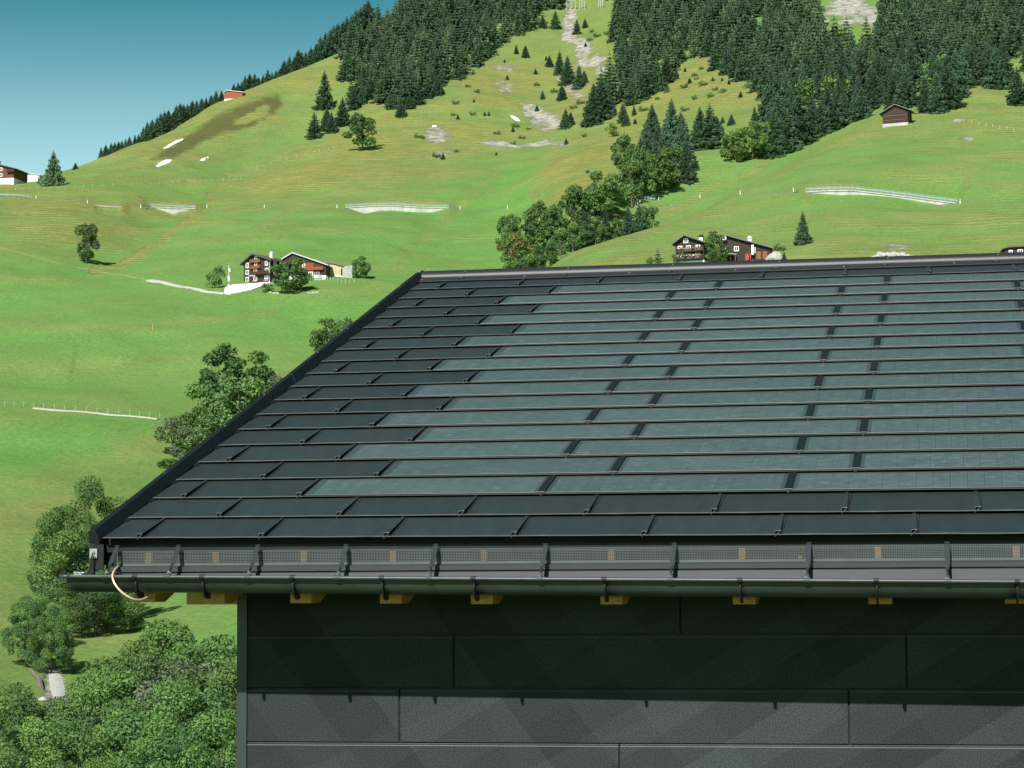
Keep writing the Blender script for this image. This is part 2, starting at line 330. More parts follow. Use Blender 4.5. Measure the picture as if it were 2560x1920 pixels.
def col_interp(ph):                              # smooth (catmull-like) blend across the columns
    i = np.clip(np.searchsorted(colphi, ph)-1, 0, len(colphi)-2); t = np.clip((ph-colphi[i])/(colphi[i+1]-colphi[i]), 0, 1)
    i0 = np.clip(i-1, 0, None); i3 = np.clip(i+2, None, len(colphi)-1)
    p0, p1, p2, p3 = colz[i0], colz[i], colz[i+1], colz[i3]; t = t[:, None]
    return .5*((2*p1)+(-p0+p2)*t+(2*p0-5*p1+4*p2-p3)*t*t+(-p0+3*p1-3*p2+p3)*t**3)
ZG = col_interp(PHR)
GX = CAM[0]+np.sin(PHR)[:, None]*RG[None]; GY = CAM[1]+np.cos(PHR)[:, None]*RG[None]
side = np.clip((np.abs(PH-(phiL+phiR)/2)-(phiR-phiL)/2)/60, 0, 1)[:, None]
ZG = ZG*(1-side)+side*(-14+RG[None]*.02)
def plan(px, d):
    ph, _ = pang(px, 800); return np.array([CAM[0]+math.sin(ph)*d, CAM[1]+math.cos(ph)*d])
def carve(path, depth, width, fade=True):
    global ZG
    pts = [plan(*p) for p in path]; best = np.full(ZG.shape, 1e9); par = np.zeros(ZG.shape); n = len(pts)-1
    for i in range(n):
        a, b = pts[i], pts[i+1]; ab = b-a; t = np.clip(((GX-a[0])*ab[0]+(GY-a[1])*ab[1])/(ab@ab), 0, 1)
        dd = np.hypot(GX-a[0]-t*ab[0], GY-a[1]-t*ab[1]); m = dd < best; best = np.where(m, dd, best); par = np.where(m, (i+t)/n, par)
    amp = np.sin(np.clip(par, .03, .97)*math.pi)**.5 if fade else 1
    ZG = ZG-depth*amp*np.exp(-(best/width)**2)
carve([(1085, 555), (1190, 585), (1310, 625), (1450, 660), (1560, 700), (1690, 745), (1830, 800), (1980, 850)], 8, 22)
carve([(430, 745), (470, 850), (560, 930), (660, 1010), (745, 1080)], 7, 26)
carve([(170, 560), (260, 640), (330, 735), (400, 770)], 3.5, 16)
carve([(1230, 860), (1215, 1000), (1240, 1150), (1255, 1300)], 9, 26)
carve([(-60, 165), (60, 165), (120, 175), (170, 205), (240, 240), (330, 285), (420, 340), (520, 420)], 2.5, 12)
carve([(0, 470), (150, 462), (330, 470), (450, 480)], 2.2, 20)
carve([(950, 600), (1000, 700), (1080, 800)], 3, 26)
amp = np.clip((RG-60)/300, 0, 1)[None]
ZG = ZG+amp*(7*fbm(GX/90, GY/90, 3)+3.2*fbm(GX/28, GY/28, 9, 3)+1.3*fbm(GX/10, GY/10, 17, 2))
# level the building plot
plot = np.clip((32-np.hypot(GX-4.5, GY-6))/10, 0, 1); ZG = ZG*(1-plot)+plot*np.minimum(ZG, -6.2)
def tz(x, y):
    dx, dy = x-CAM[0], y-CAM[1]; ph = math.degrees(math.atan2(dx, dy)); r = math.hypot(dx, dy)
    i = min(max(np.searchsorted(PH, ph)-1, 0), len(PH)-2); j = min(max(np.searchsorted(RG, r)-1, 0), NR-2)
    u = min(max((ph-PH[i])/(PH[i+1]-PH[i]), 0), 1); v = min(max((r-RG[j])/(RG[j+1]-RG[j]), 0), 1)
    return float((ZG[i, j]*(1-u)+ZG[i+1, j]*u)*(1-v)+(ZG[i, j+1]*(1-u)+ZG[i+1, j+1]*u)*v)
def hit(px, py, dmin=60, dmax=1e9):              # first terrain point seen at a pixel
    ph, el = pang(px, py); i = min(max(np.searchsorted(PHR, ph), 1), len(PHR)-1); u = (ph-PHR[i-1])/(PHR[i]-PHR[i-1])
    row = ZG[i-1]*(1-u)+ZG[i]*u+CAM[2]*0; te = (row-CAM[2])/RG
    ok = np.where((te >= el) & (RG > dmin) & (RG < dmax))[0]
    if len(ok) == 0:
        j = int(np.argmax(np.where((RG > dmin) & (RG < 1500), te, -9))); r = RG[j]
    else:
        j = ok[0]; r = RG[j]
        if j > 0 and te[j] != te[j-1]: r = RG[j-1]+(RG[j]-RG[j-1])*min(1, max(0, (el-te[j-1])/(te[j]-te[j-1])))
    x, y = CAM[0]+math.sin(ph)*r, CAM[1]+math.cos(ph)*r
    return Vector((x, y, tz(x, y)))
def at_d(px, d):
    ph, _ = pang(px, 800); x, y = CAM[0]+math.sin(ph)*d, CAM[1]+math.cos(ph)*d
    return Vector((x, y, tz(x, y)))
def z_at(P, py):                                 # height at P's distance that shows at pixel row py
    dx, dy = P[0]-CAM[0], P[1]-CAM[1]; px, _ = to_px(np.array([P[0], P[1], P[2]])); _, el = pang(float(px), py)
    return CAM[2]+el*math.hypot(dx, dy)

WALLS = [([(746, 447.5), (793, 444.5), (844, 443), (905, 447), (969, 448.4)], [(746, 448.5), (757, 452), (787, 463), (810, 458), (842, 455.6), (891, 459), (934, 460), (959, 452), (969, 449)]),
         ([(1741, 413.5), (1790, 411), (1844, 410.5), (1928, 420), (1994, 428.5), (2067, 438)], [(1741, 415), (1752, 418), (1814, 424.4), (1859, 422.5), (1932, 427), (2028, 445.5), (2060, 439), (2067, 438.6)]),
         ([(324, 446), (372, 448.5), (422, 450)], [(324, 447), (350, 459), (372, 471), (400, 458), (422, 451)]),
         ([(203, 442), (230, 445), (262, 446)], [(203, 443), (219, 455), (251, 456), (262, 447)]),
         ([(1353, 434), (1370, 431), (1388, 433)], [(1353, 436), (1360, 447), (1372, 446), (1388, 434)])]
WALL_R = []
for top_, bot_ in WALLS:                         # bench the slope so that each wall stands in real ground
    ends = [hit(x, y, 430) for x, y in (bot_[0], bot_[-1])]; rw = float(np.mean([math.hypot(q.x-CAM[0], q.y-CAM[1]) for q in ends])); WALL_R.append(rw)
    pxs = np.linspace(bot_[0][0], bot_[-1][0], 60); phs = np.array([pang(x, 440)[0] for x in pxs]); zb_ = np.array([CAM[2]+pang(x, float(np.interp(x, [q[0] for q in bot_], [q[1] for q in bot_])))[1]*rw for x in pxs]); zt_ = np.array([CAM[2]+pang(x, float(np.interp(x, [q[0] for q in top_], [q[1] for q in top_])))[1]*rw for x in pxs])
    for i in range(len(PHR)):
        if not phs[0]-.004 <= PHR[i] <= phs[-1]+.004: continue
        zb0 = float(np.interp(PHR[i], phs, zb_)); zt0 = float(np.interp(PHR[i], phs, zt_))-.05; zc0 = float(np.interp(rw, RG, ZG[i])); ed = min(1, min(PHR[i]-phs[0], phs[-1]-PHR[i])/.004+1)
        f = np.clip(1-(rw-RG)/30, 0, 1)*(RG <= rw+.2); f = f*f*(3-2*f)*ed; g_ = np.clip(1-(RG-rw-2)/34, 0, 1)*(RG > rw+.2); g_ = g_*g_*(3-2*g_)*ed
        ZG[i] += f*(zb0-zc0)+g_*(zt0-zc0)
nphi = len(PH)
V = np.stack([GX, GY, ZG], -1).reshape(-1, 3)
ii, jj = np.meshgrid(np.arange(nphi), np.arange(NR-1), indexing='ij')
F = np.stack([ii*NR+jj, ii*NR+jj+1, ((ii+1) % nphi)*NR+jj+1, ((ii+1) % nphi)*NR+jj], -1).reshape(-1, 4)
PX, PY = to_px(V); DD = np.hypot(V[:, 0]-CAM[0], V[:, 1]-CAM[1])
wx = PX+60*fbm(V[:, 0]/20, V[:, 1]/20, 31, 4)*np.clip(DD/500, .3, 1); wy = PY+40*fbm(V[:, 0]/20, V[:, 1]/20, 41, 4)*np.clip(DD/500, .3, 1)
def inpoly(poly, soft=1, x=None, y=None):
    x = wx if x is None else x; y = wy if y is None else y
    ins = np.zeros(len(x), bool); n = len(poly); dist = np.full(len(x), 1e9)
    for i in range(n):
        x0, y0 = poly[i]; x1, y1 = poly[(i+1) % n]
        c = ((y0 > y) != (y1 > y)) & (x < (x1-x0)*(y-y0)/((y1-y0) if y1 != y0 else 1e-9)+x0); ins ^= c
        t = np.clip(((x-x0)*(x1-x0)+(y-y0)*(y1-y0))/((x1-x0)**2+(y1-y0)**2+1e-9), 0, 1)
        dist = np.minimum(dist, np.hypot(x-x0-t*(x1-x0), y-y0-t*(y1-y0)))
    sd_ = np.where(ins, dist, -dist); return np.clip(sd_/soft*.5+.5, 0, 1)
def ell(cx, cy, rx, ry, ang=0, soft=.5):
    c, s = math.cos(rad(ang)), math.sin(rad(ang)); a = ((wx-cx)*c+(wy-cy)*s)/rx; b = (-(wx-cx)*s+(wy-cy)*c)/ry
    return np.clip((1-np.sqrt(a*a+b*b))/soft, 0, 1)
yel = np.zeros(len(V)); bare = np.zeros(len(V)); dark = np.zeros(len(V)); lush = np.zeros(len(V))
far = DD > 430
for p, a, s in (([(1010, -40), (1045, 140), (960, 190), (1080, 250), (1250, 290), (1340, 200), (1340, -40)], 1.0, 40),
                ([(1340, 180), (1530, 108), (1670, 180), (1660, 250), (1480, 250), (1350, 330), (1250, 330)], .95, 30),
                ([(600, 330), (820, 215), (1080, 245), (1260, 300), (1080, 330), (880, 400), (600, 430)], .85, 50),
                ([(140, 380), (480, 215), (745, 105), (760, 240), (560, 340), (400, 400)], .50, 40),
                ([(430, 440), (760, 240), (800, 330), (640, 440)], .85, 30),
                ([(1160, 330), (1330, 290), (1350, 420), (1200, 420), (1180, 500)], .75, 30),
                ([(1640, 340), (2212, 100), (2260, 250), (2212, 330), (1800, 300)], .45, 50),
                ([(1190, 585), (1500, 440), (1800, 440), (2260, 400), (2260, 580), (1190, 620)], .30, 60),
                ([(0, 400), (450, 440), (430, 470), (0, 450)], .75, 20),
                ([(0, 430), (330, 450), (300, 520), (180, 560), (0, 520)], .50, 30),
                ([(1240, 470), (1500, 435), (1490, 460), (1260, 500)], .7, 20)):
    yel = np.maximum(yel, np.where(far, a*inpoly(p, s), 0))
nearm = DD <= 470
yel = np.maximum(yel, np.where(nearm, .60*inpoly([(-200, 1075), (120, 1000), (420, 915), (640, 800), (700, 800), (600, 1000), (330, 1240), (260, 1500), (-200, 1600)], 9), 0))
yel = np.maximum(yel, np.where(nearm, .30*inpoly([(250, 1340), (520, 1300), (520, 1340), (260, 1420)], 20), 0))
for p, a in (([(500, 640), (900, 600), (900, 690), (620, 830), (450, 720)], .8), ([(870, 430), (1060, 330), (1230, 290), (1190, 420), (1080, 560), (860, 560), (760, 500)], .7),
             ([(-50, 900), (420, 870), (400, 905), (100, 990), (-50, 1030)], .9), ([(0, 560), (400, 610), (420, 900), (0, 840)], .45), ([(260, 1390), (520, 1340), (520, 1440), (200, 1480), (130, 1440)], .6), ([(120, 400), (440, 400), (430, 435), (130, 425)], .6)):
    lush = np.maximum(lush, a*inpoly(p, 40))
dk = inpoly([(330, 344), (397, 300), (454, 258), (538, 220), (598, 203), (610, 228), (538, 272), (470, 289), (420, 318), (373, 340)], 12, PX+.2*(wx-PX), PY+.2*(wy-PY))
dk = dk*np.clip(1.15-1.0*ell(540, 240, 60, 12, -25), 0, 1); dark = np.maximum(dark, np.where(far, dk, 0))
dark = np.maximum(dark, np.where(nearm, .12*inpoly([(60, 790), (420, 770), (400, 868), (60, 868)], 30), 0))
pass
for e, a in (((1240, 75, 14, 52, -12), 1), ((1252, 105, 16, 14, 40), 1), ((1300, 130, 12, 16), 1), ((1278, 140, 26, 12, 25), 1), ((1150, 240, 26, 12, 20), 1.), ((1185, 262, 30, 18, 10), .8),
             ((1095, 148, 34, 10, 10), .55), ((1088, 185, 30, 10), .5), ((1240, 190, 26, 18, 30), .6), ((1172, 306, 40, 7), .9), ((1088, 307, 44, 4), .9), ((945, 290, 26, 14), .6), ((960, 325, 34, 8), .45),
             ((1640, 235, 20, 5), .3), ((1500, 190, 30, 14), .3), ((1835, 20, 36, 26, -10), 1), ((1880, 35, 20, 16), .9), ((1770, 50, 10, 30, 20), .6), ((1950, 60, 12, 30), .5), ((1800, 95, 26, 12), .5),
             ((590, 365, 60, 5, -30), .12), ((573, 395, 20, 5, -30), .16), ((1470, 300, 10, 6), .3), ((1925, 535, 45, 8), .45), ((2060, 258, 12, 3), .8), ((2085, 300, 12, 3), .8), ((580, 496, 20, 3, -40), .35), ((1010, 470, 14, 2, -15), .4),
             ((235, 462, 30, 4), .3), ((1050, 418, 30, 2), .3), ((1450, 445, 40, 6, -8), .35), ((450, 425, 6, 8, -45), .35)):
    bare = np.maximum(bare, np.where(far, a*ell(e[0], e[1], e[2]*1.6+3, e[3]*1.6+3, *e[4:], soft=.7), 0))
bare = np.maximum(bare, np.where(nearm, .8*inpoly([(95, 1440), (130, 1440), (150, 1500), (150, 1560), (100, 1560)], 12), 0))
streak = np.maximum(0, fbm(PX/26+PY/60, PY/9+DD/40, 77, 3)); yel = np.clip(yel+np.where(far, streak*.35, 0)*(yel > .15), 0, 1)
def boxf(A, k, ax):
    c = np.cumsum(np.pad(A, [(k+1, k) if a_ == ax else (0, 0) for a_ in (0, 1)], mode='edge'), axis=ax); n_ = A.shape[ax]
    hi = np.take(c, np.arange(2*k+1, 2*k+1+n_), axis=ax); lo = np.take(c, np.arange(0, n_), axis=ax); return (hi-lo)/(2*k+1)
conv1 = ZG-boxf(boxf(ZG, 5, 0), 5, 1); conv2 = ZG-boxf(boxf(ZG, 16, 0), 14, 1); cv = np.clip(conv1/.8+conv2/3.2, -1, 1).ravel()   # relief shading put into the grass colour: drier backs, lusher hollows
farw = np.clip((DD-430)/150, 0, 1); yel = np.clip(yel*(1+.5*cv)+.30*np.clip(cv, 0, 1)*farw+.10*np.clip(cv, 0, 1), 0, 1); lush = np.clip(lush+.8*np.clip(-cv, 0, 1), 0, 1)
for pth, a, w_ in (([(452, 425), (400, 480), (330, 530), (255, 580), (200, 590)], .9, 9), ([(430, 445), (480, 395), (600, 335), (720, 290)], .6, 12), ([(0, 690), (120, 705), (300, 712), (500, 690), (600, 672)], .45, 6), ([(0, 905), (200, 880), (420, 872)], .4, 8), ([(170, 800), (330, 778), (600, 760)], .55, 6), ([(1165, 590), (1300, 520), (1480, 440), (1600, 375), (1790, 290), (1900, 240)], .55, 8), ([(1490, 450), (1420, 500), (1330, 560)], .5, 6), ([(860, 575), (900, 520), (1000, 440), (1100, 340)], .35, 12), ([(1150, 420), (1180, 360), (1240, 300), (1300, 280)], .8, 12), ([(560, 500), (640, 450), (700, 420)], .4, 10)):
    dm = np.full(len(V), 1e9)
    for (xa, ya), (xb, yb) in zip(pth[:-1], pth[1:]):
        tt = np.clip(((wx-xa)*(xb-xa)+(wy-ya)*(yb-ya))/((xb-xa)**2+(yb-ya)**2), 0, 1); dm = np.minimum(dm, np.hypot(wx-xa-tt*(xb-xa), wy-ya-tt*(yb-ya)))
    yel = np.maximum(yel, a*np.exp(-(dm/w_)**2)*(DD > 300))
me = np_mesh('meadow_hillside', V, F, [], True)
ca = me.color_attributes.new('zone', 'FLOAT_COLOR', 'POINT'); ca.data.foreach_set('color', np.stack([yel, bare, dark, lush], -1).astype(np.float32).ravel())
gm = bpy.data.materials.new('alpine_meadow'); gm.use_nodes = True; t = gm.node_tree; b = t.nodes['Principled BSDF']; L = t.links.new
b.inputs['Roughness'].default_value = .95; b.inputs['Specular IOR Level'].default_value = .12
at = nd(t, 'ShaderNodeVertexColor', layer_name='zone'); sc = nd(t, 'ShaderNodeSeparateColor'); L(at.outputs[0], sc.inputs[0])
tc = nd(t, 'ShaderNodeTexCoord')
def gnoise(scale, detail=4, rough=.6, stretch=None, dist=0):
    n = nd(t, 'ShaderNodeTexNoise'); n.inputs['Scale'].default_value = scale; n.inputs['Detail'].default_value = detail; n.inputs['Roughness'].default_value = rough; n.inputs['Distortion'].default_value = dist
    if stretch:
        mp = nd(t, 'ShaderNodeMapping'); mp.inputs['Scale'].default_value = stretch; L(tc.outputs['Object'], mp.inputs[0]); L(mp.outputs[0], n.inputs[0])
    else: L(tc.outputs['Object'], n.inputs[0])
    return n.outputs[0]
def rng(v, a, b_, c=0., d=1.):
    n = nd(t, 'ShaderNodeMapRange'); n.inputs[1].default_value = a; n.inputs[2].default_value = b_; n.inputs[3].default_value = c; n.inputs[4].default_value = d; L(v, n.inputs[0]); return n.outputs[0]
def mixc(fac, a, b_, blend='MIX'):
    n = nd(t, 'ShaderNodeMix', data_type='RGBA', blend_type=blend)
    for i, v in ((0, fac), (6, a), (7, b_)):
        if isinstance(v, (int, float)): n.inputs[i].default_value = v
        elif isinstance(v, tuple): n.inputs[i].default_value = (*v, 1)
        else: L(v, n.inputs[i])
    return n.outputs[2]
def mth(op, a, b_):
    n = nd(t, 'ShaderNodeMath', operation=op)
    for i, v in enumerate((a, b_)):
        if isinstance(v, (int, float)): n.inputs[i].default_value = v
        else: L(v, n.inputs[i])
    return n.outputs[0]
green = mixc(rng(gnoise(.035, 5), .35, .65), (.088, .212, .052), (.148, .288, .080))
green = mixc(at.outputs[1], green, mixc(rng(gnoise(.05), .3, .7), (.072, .226, .046), (.118, .302, .068)))
yellow = mixc(rng(gnoise(.06, 6), .35, .65), (.128, .158, .050), (.255, .268, .090))
sxyz = nd(t, 'ShaderNodeSeparateXYZ'); L(tc.outputs['Object'], sxyz.inputs[0])   # cattle terraces follow the contours
ph0 = mth('ADD', mth('MULTIPLY', sxyz.outputs[2], 5.2), mth('ADD', mth('MULTIPLY', gnoise(.03, 4, .6), 17.), mth('MULTIPLY', gnoise(.35, 3, .6), 3.)))
ter = mth('ADD', mth('MULTIPLY', mth('SINE', ph0, 0.), mth('MULTIPLY', rng(gnoise(.11, 4, .7), .40, .62), .22)), .5)
yellow = mixc(rng(sc.outputs[0], .62, .95), yellow, mixc(rng(gnoise(.10, 6, .75), .35, .65), (.160, .142, .042), (.325, .262, .082)))
yfac = mth('MULTIPLY', rng(sc.outputs[0], 0, .8), rng(mth('ADD', gnoise(.09, 6, .7), mth('MULTIPLY', ter, .5)), .42, .85, .80, 1.45))
col = mixc(yfac, green, yellow)
tmask = mth('MULTIPLY', mth('MAXIMUM', mth('MULTIPLY', rng(gnoise(.012, 2), .48, .62), .6), rng(sc.outputs[0], .15, .6)), rng(sxyz.outputs[2], 58, 84))
col = mixc(mth('MULTIPLY', mth('MULTIPLY', rng(ter, .50, .62), tmask), .60), col, (.33, .32, .11))
col = mixc(mth('MULTIPLY', mth('MULTIPLY', rng(ter, .50, .38), tmask), .42), col, (.045, .090, .020))  # terrace shading painted as dark green contour bands
col = mixc(mth('MULTIPLY', rng(gnoise(.16, 4, .7), .55, .75), .30), col, (.06, .12, .02))
col = mixc(mth('MULTIPLY', rng(gnoise(.22, 4, .7), .60, .78), .35), col, (.26, .24, .09))
col = mixc(mth('MULTIPLY', rng(gnoise(1.3, 4, .75), .30, .70), 1.), mixc(.42, col, (.045, .10, .02)), mixc(.30, col, (.34, .44, .11)))
col = mixc(rng(gnoise(5.5, 3, .8), .3, .7), mixc(.24, col, (.03, .08, .012)), col)
col = mixc(rng(gnoise(1.9, 2, .5), .735, .77, 0, .55), col, (.50, .50, .34))     # scattered pale seed heads
dk_ = rng(mth('ADD', sc.outputs[2], mth('MULTIPLY', mth('SUBTRACT', gnoise(.13, 6, .75), .5), 1.3)), .28, .68)
col = mixc(mth('MULTIPLY', dk_, .72), col, (.060, .056, .022))
rock = mixc(rng(gnoise(.28, 8, .75), .38, .62), (.17, .165, .13), (.52, .50, .43))
bf = mth('MULTIPLY', rng(mth('ADD', sc.outputs[1], mth('MULTIPLY', mth('SUBTRACT', gnoise(.33, 6, .8), .5), 2.1)), .35, .60), rng(sc.outputs[1], .02, .15))
col = mixc(bf, col, rock)
L(col, b.inputs['Base Color'])
bp = nd(t, 'ShaderNodeBump'); bp.inputs['Strength'].default_value = .55; bp.inputs['Distance'].default_value = .8
hh = mth('ADD', mth('MULTIPLY', mth('MULTIPLY', ter, tmask), 1.5), mth('ADD', mth('MULTIPLY', gnoise(.45, 5, .7), .7), mth('MULTIPLY', gnoise(4, 3, .7), .12)))
hh = mth('ADD', hh, mth('MULTIPLY', bf, mth('MULTIPLY', gnoise(.6, 6, .8), 3.)))
L(hh, bp.inputs['Height']); L(bp.outputs[0], b.inputs['Normal'])
me.materials.append(gm)
tag(link('meadow_hillside', me), kind='structure')
# far valley floor out to the horizon, beyond and below the meadow sheet
fb = MB(); nseg = 48
fb.add([(CAM[0]+r*math.sin(2*math.pi*k/nseg), CAM[1]+r*math.cos(2*math.pi*k/nseg), z) for r, z in ((2500, -260), (9000, -300)) for k in range(nseg)], [(k, (k+1) % nseg, nseg+(k+1) % nseg, nseg+k) for k in range(nseg)])
tag(fb.build('valley_floor', gm), kind='structure')

def drape(name, pts, w, m, lift=.15, kind='structure', d0=60, taper=False):
    P = [hit(x, y, d0) for x, y in pts]; Q = []
    for i in range(len(P)-1):
        n = max(2, int((P[i+1]-P[i]).length/3))
        for k in range(n): Q.append(P[i].lerp(P[i+1], k/n))
    Q.append(P[-1]); vs = []; fs = []
    for i, p in enumerate(Q):
        d = (Q[min(i+1, len(Q)-1)]-Q[max(i-1, 0)]); d.z = 0; d.normalize(); n = Vector((-d.y, d.x, 0)); ww = w*(.5+.08*math.sin(i*.9))
        if taper: ww *= math.sin(math.pi*min(max(i/(len(Q)-1), .12), .88))
        for s_ in (-1, -.33, .33, 1):
            q = p+n*ww*s_; vs.append((q.x, q.y, tz(q.x, q.y)+(lift if abs(s_) < .9 else -.1)))
    for i in range(len(Q)-1):
        for k in range(3): fs.append((i*4+k, i*4+k+1, i*4+k+5, i*4+k+4))
    o = MB().add(vs, fs).build(name, m, smooth=True); return tag(o, kind=kind)
drape('gravel_path', [(322, 605), (370, 615), (412, 622), (444, 630), (484, 634)], 3.0, M['gravel'], .12)
drape('farm_track', [(72, 882), (140, 888), (210, 893), (280, 899), (342, 906)], 1.6, M['gravel'], .15)
drape('trodden_path', [(0, 535), (60, 551), (130, 570), (200, 582), (260, 592), (322, 605)], .8, mat('trodden_turf', (.24, .23, .10), .95, .2, 1), .05)
drape('mountain_road', [(-60, 424), (78, 427), (189, 437), (304, 447), (447, 449), (571, 447), (728, 448), (850, 449), (994, 450), (1096, 449)], 1.2, M['asphalt'], .06)
drape('mountain_road', [(1600, 421), (1716, 416), (1790, 413), (1850, 412), (1950, 421), (2073, 438), (2230, 442)], 1.2, M['asphalt'], .06)
drape('stream_bed', [(118, 1455), (124, 1485), (130, 1520), (134, 1560)], 1.5, M['gravel'], .10)

# ================================================================== THE HOUSE IN FRONT
TH = 0.304; CT, ST = math.cos(TH), math.sin(TH); CRS = .4216; UV0 = -.2408; U1 = 9.62; NROW = 19
def corr(u, v):
    w = min(max(1-v/1.26, 0), 1); return (.0066-.0245*u/6.3)*w
def roof(u, v, h=0.):
    return Vector((u, v*CT-h*ST, v*ST+h*CT+corr(u, v)))
def rmat(u, v, h=0., tilt=0.):
    o = roof(u, v, h); ex = (roof(u+.5, v)-roof(u, v)).normalized(); ey = Vector((0, CT, ST)); ez = ex.cross(ey).normalized(); ey = ez.cross(ex)
    m = Matrix((ex, ey, ez)).transposed().to_4x4(); m.translation = o
    return m @ Matrix.Rotation(tilt, 4, 'Y')
house = thing('house', 'dark anthracite house with solar tile roof, half-round gutter and panel cladding, in the foreground', 'house', (0, 0, 0))
# roof deck (sub-roof slab, both pitches)
VT = 8.20; yr, zr = VT*CT, VT*ST
d = MB(); pr = [(.10, .10*math.tan(TH)-.012), (yr, zr-.012), (2*yr-.1, .02), (2*yr-.1, -.10), (yr, zr-.13), (.10, .10*math.tan(TH)-.135)]
d.extrude_x(pr, -.262, U1, 0); deck = d.build('roof_deck', M['black'], house)
OFF = [0, .328, -.0226, .334, -.0126, .3464, -.0057, .3491, .0044, .359, .0011, .3586, .0062, .3628, .0138, .3673, .0125, .3706, .0333]
OFF = [0, .328, -.0226, .334, -.0126, .3464, -.0057, .3491, .0044, .359, .0011, .3586, .0062, .3628, .0138, .3673, .0125, .3706, .0333]
VR = [.0095]+[CRS*i for i in range(1, NROW+1)]
HB = .0195
def tile_mesh(w, seam=True, length=.447, wav=0.):
    m = MB()
    prof = [(length, .001), (.014, HB-.001), (.004, HB+.0016), (-.004, HB+.0004), (-.0045, HB-.002), (-.003, HB-.0045), (.010, HB-.0052), (.010, HB-.0145), (-.006, HB-.0135), (-.009, HB-.005)]
    n = 5
    secs = []
    for k in range(n+1):
        x = .0015+(w-.003)*k/n; dz = wav*math.sin(k*1.9+w*9)
        secs.append([(x, y, z+(dz if y < .1 else 0)) for y, z in prof[:7]])
    m.loft([q[:3] for q in secs], 0, closed=False); m.loft([q[2:5] for q in secs], 3, closed=False); m.loft([q[4:] for q in secs], 0, closed=False)
    if seam:
        hb, ht = HB+.021, .0095
        a, c, e = w-.036, w-.007, .0012
        for x0, x1, za, zb in ((a-e, a, -.002, None), ):
            m.add([(x0, -.006, HB-.012), (x1, -.006, HB-.012), (x1, .425, 0), (x0, .425, 0), (x0, -.006, hb), (x1, -.006, hb), (x1, .425, ht), (x0, .425, ht)],
                  [(0, 1, 5, 4), (1, 2, 6, 5), (2, 3, 7, 6), (3, 0, 4, 7), (4, 5, 6, 7)], 0)
        m.add([(a, -.006, hb-e), (c, -.006, hb-e+.002), (c-.012, .425, ht-e), (a, .425, ht-e), (a, -.006, hb), (c, -.006, hb+.002), (c-.012, .425, ht), (a, .425, ht)],
              [(0, 3, 2, 1), (4, 5, 6, 7), (0, 1, 5, 4), (1, 2, 6, 5), (2, 3, 7, 6), (3, 0, 4, 7)], 0)
        # seam shade painted as a black wedge below the fold
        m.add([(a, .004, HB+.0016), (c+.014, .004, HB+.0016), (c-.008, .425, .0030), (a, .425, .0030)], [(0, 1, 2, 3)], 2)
        m.tube([(a-.001, -.008, HB-.009), (a-.001, -.008, hb+.0005), (c+.001, -.008, hb+.0025), (c-.006, -.008, hb-.006), (a+.010, -.008, HB+.004)], .0012, 4, 1)
    return m.mesh('roof_tile', [M['coat'], M['edge'], M['black'], M['lipline']], False)
plain = [tile_mesh(.7, True, .447, .0004), tile_mesh(.7, True, .447, .0011), tile_mesh(.7, True, .447, -.0009)]
def solar_mesh():
    m = MB(); w = 1.4; L_ = .447
    prof = [(.016, HB-.001), (.004, HB+.0008), (-.003, HB+.0002), (-.0045, HB-.002), (-.003, HB-.0045), (.010, HB-.0052)]
    m.loft([[(x, y, z) for y, z in prof] for x in (.0015, w*.5, w-.0015)], 3, closed=False)
    g = HB+.0012; m.add([(.0, .022, g), (w, .022, g), (w, L_, .0042), (0, L_, .0042)], [(0, 1, 2, 3)], 0)
    m.add([(.002, .0205, HB-.000), (w-.002, .0205, HB-.000), (w-.002, .0215, g+.0006), (.002, .0215, g+.0006)], [(0, 1, 2, 3)], 2)
    m.add([(.0, .0216, g), (w, .0216, g), (w, .0216, HB-.012), (0, .0216, HB-.012)], [(0, 1, 2, 3)], 1)
    m.add([(.0, .016, HB-.003), (w, .016, HB-.003), (w, L_, .001), (0, L_, .001)], [(0, 1, 2, 3)], 1)
    return m.mesh('solar_tile', [M['solar'], M['black'], M['edge2'], M['coat_dark']], False)
M['edge2'] = mat('solar_frame_edge', (.075, .085, .085), .35, .1, 20)
solar = solar_mesh()
jc = MB(); jc.box((-.0225, -.004, HB+.006), (.0225, .004, HB+.0095), 1)
jc.add([(-.0215, -.002, HB+.0035), (.0215, -.002, HB+.0035), (.0215, .43, .0060), (-.0215, .43, .0060), (-.0215, -.002, HB+.0105), (.0215, -.002, HB+.0105), (.0215, .43, .0125), (-.0215, .43, .0125)],
       [(0, 3, 2, 1), (4, 5, 6, 7), (0, 1, 5, 4), (1, 2, 6, 5), (2, 3, 7, 6), (3, 0, 4, 7)], 0)
jc.tube([(-.024, -.006, HB+.005), (-.024, -.006, HB+.0115), (.024, -.006, HB+.0115), (.024, -.006, HB+.005)], .0011, 4, 1)
jc.tube([(-.012, -.006, HB+.003), (-.004, -.006, HB+.003), (-.004, -.006, HB-.010), (.004, -.006, HB-.010), (.004, -.006, HB+.003), (.012, -.006, HB+.003)], .0010, 4, 1)
jc.box((-.003, -.004, HB-.012), (.003, .0, HB+.006), 2)
jcm = jc.mesh('joint_cover', [M['coat_dark'], M['edge'], M['black']])
partial = {}
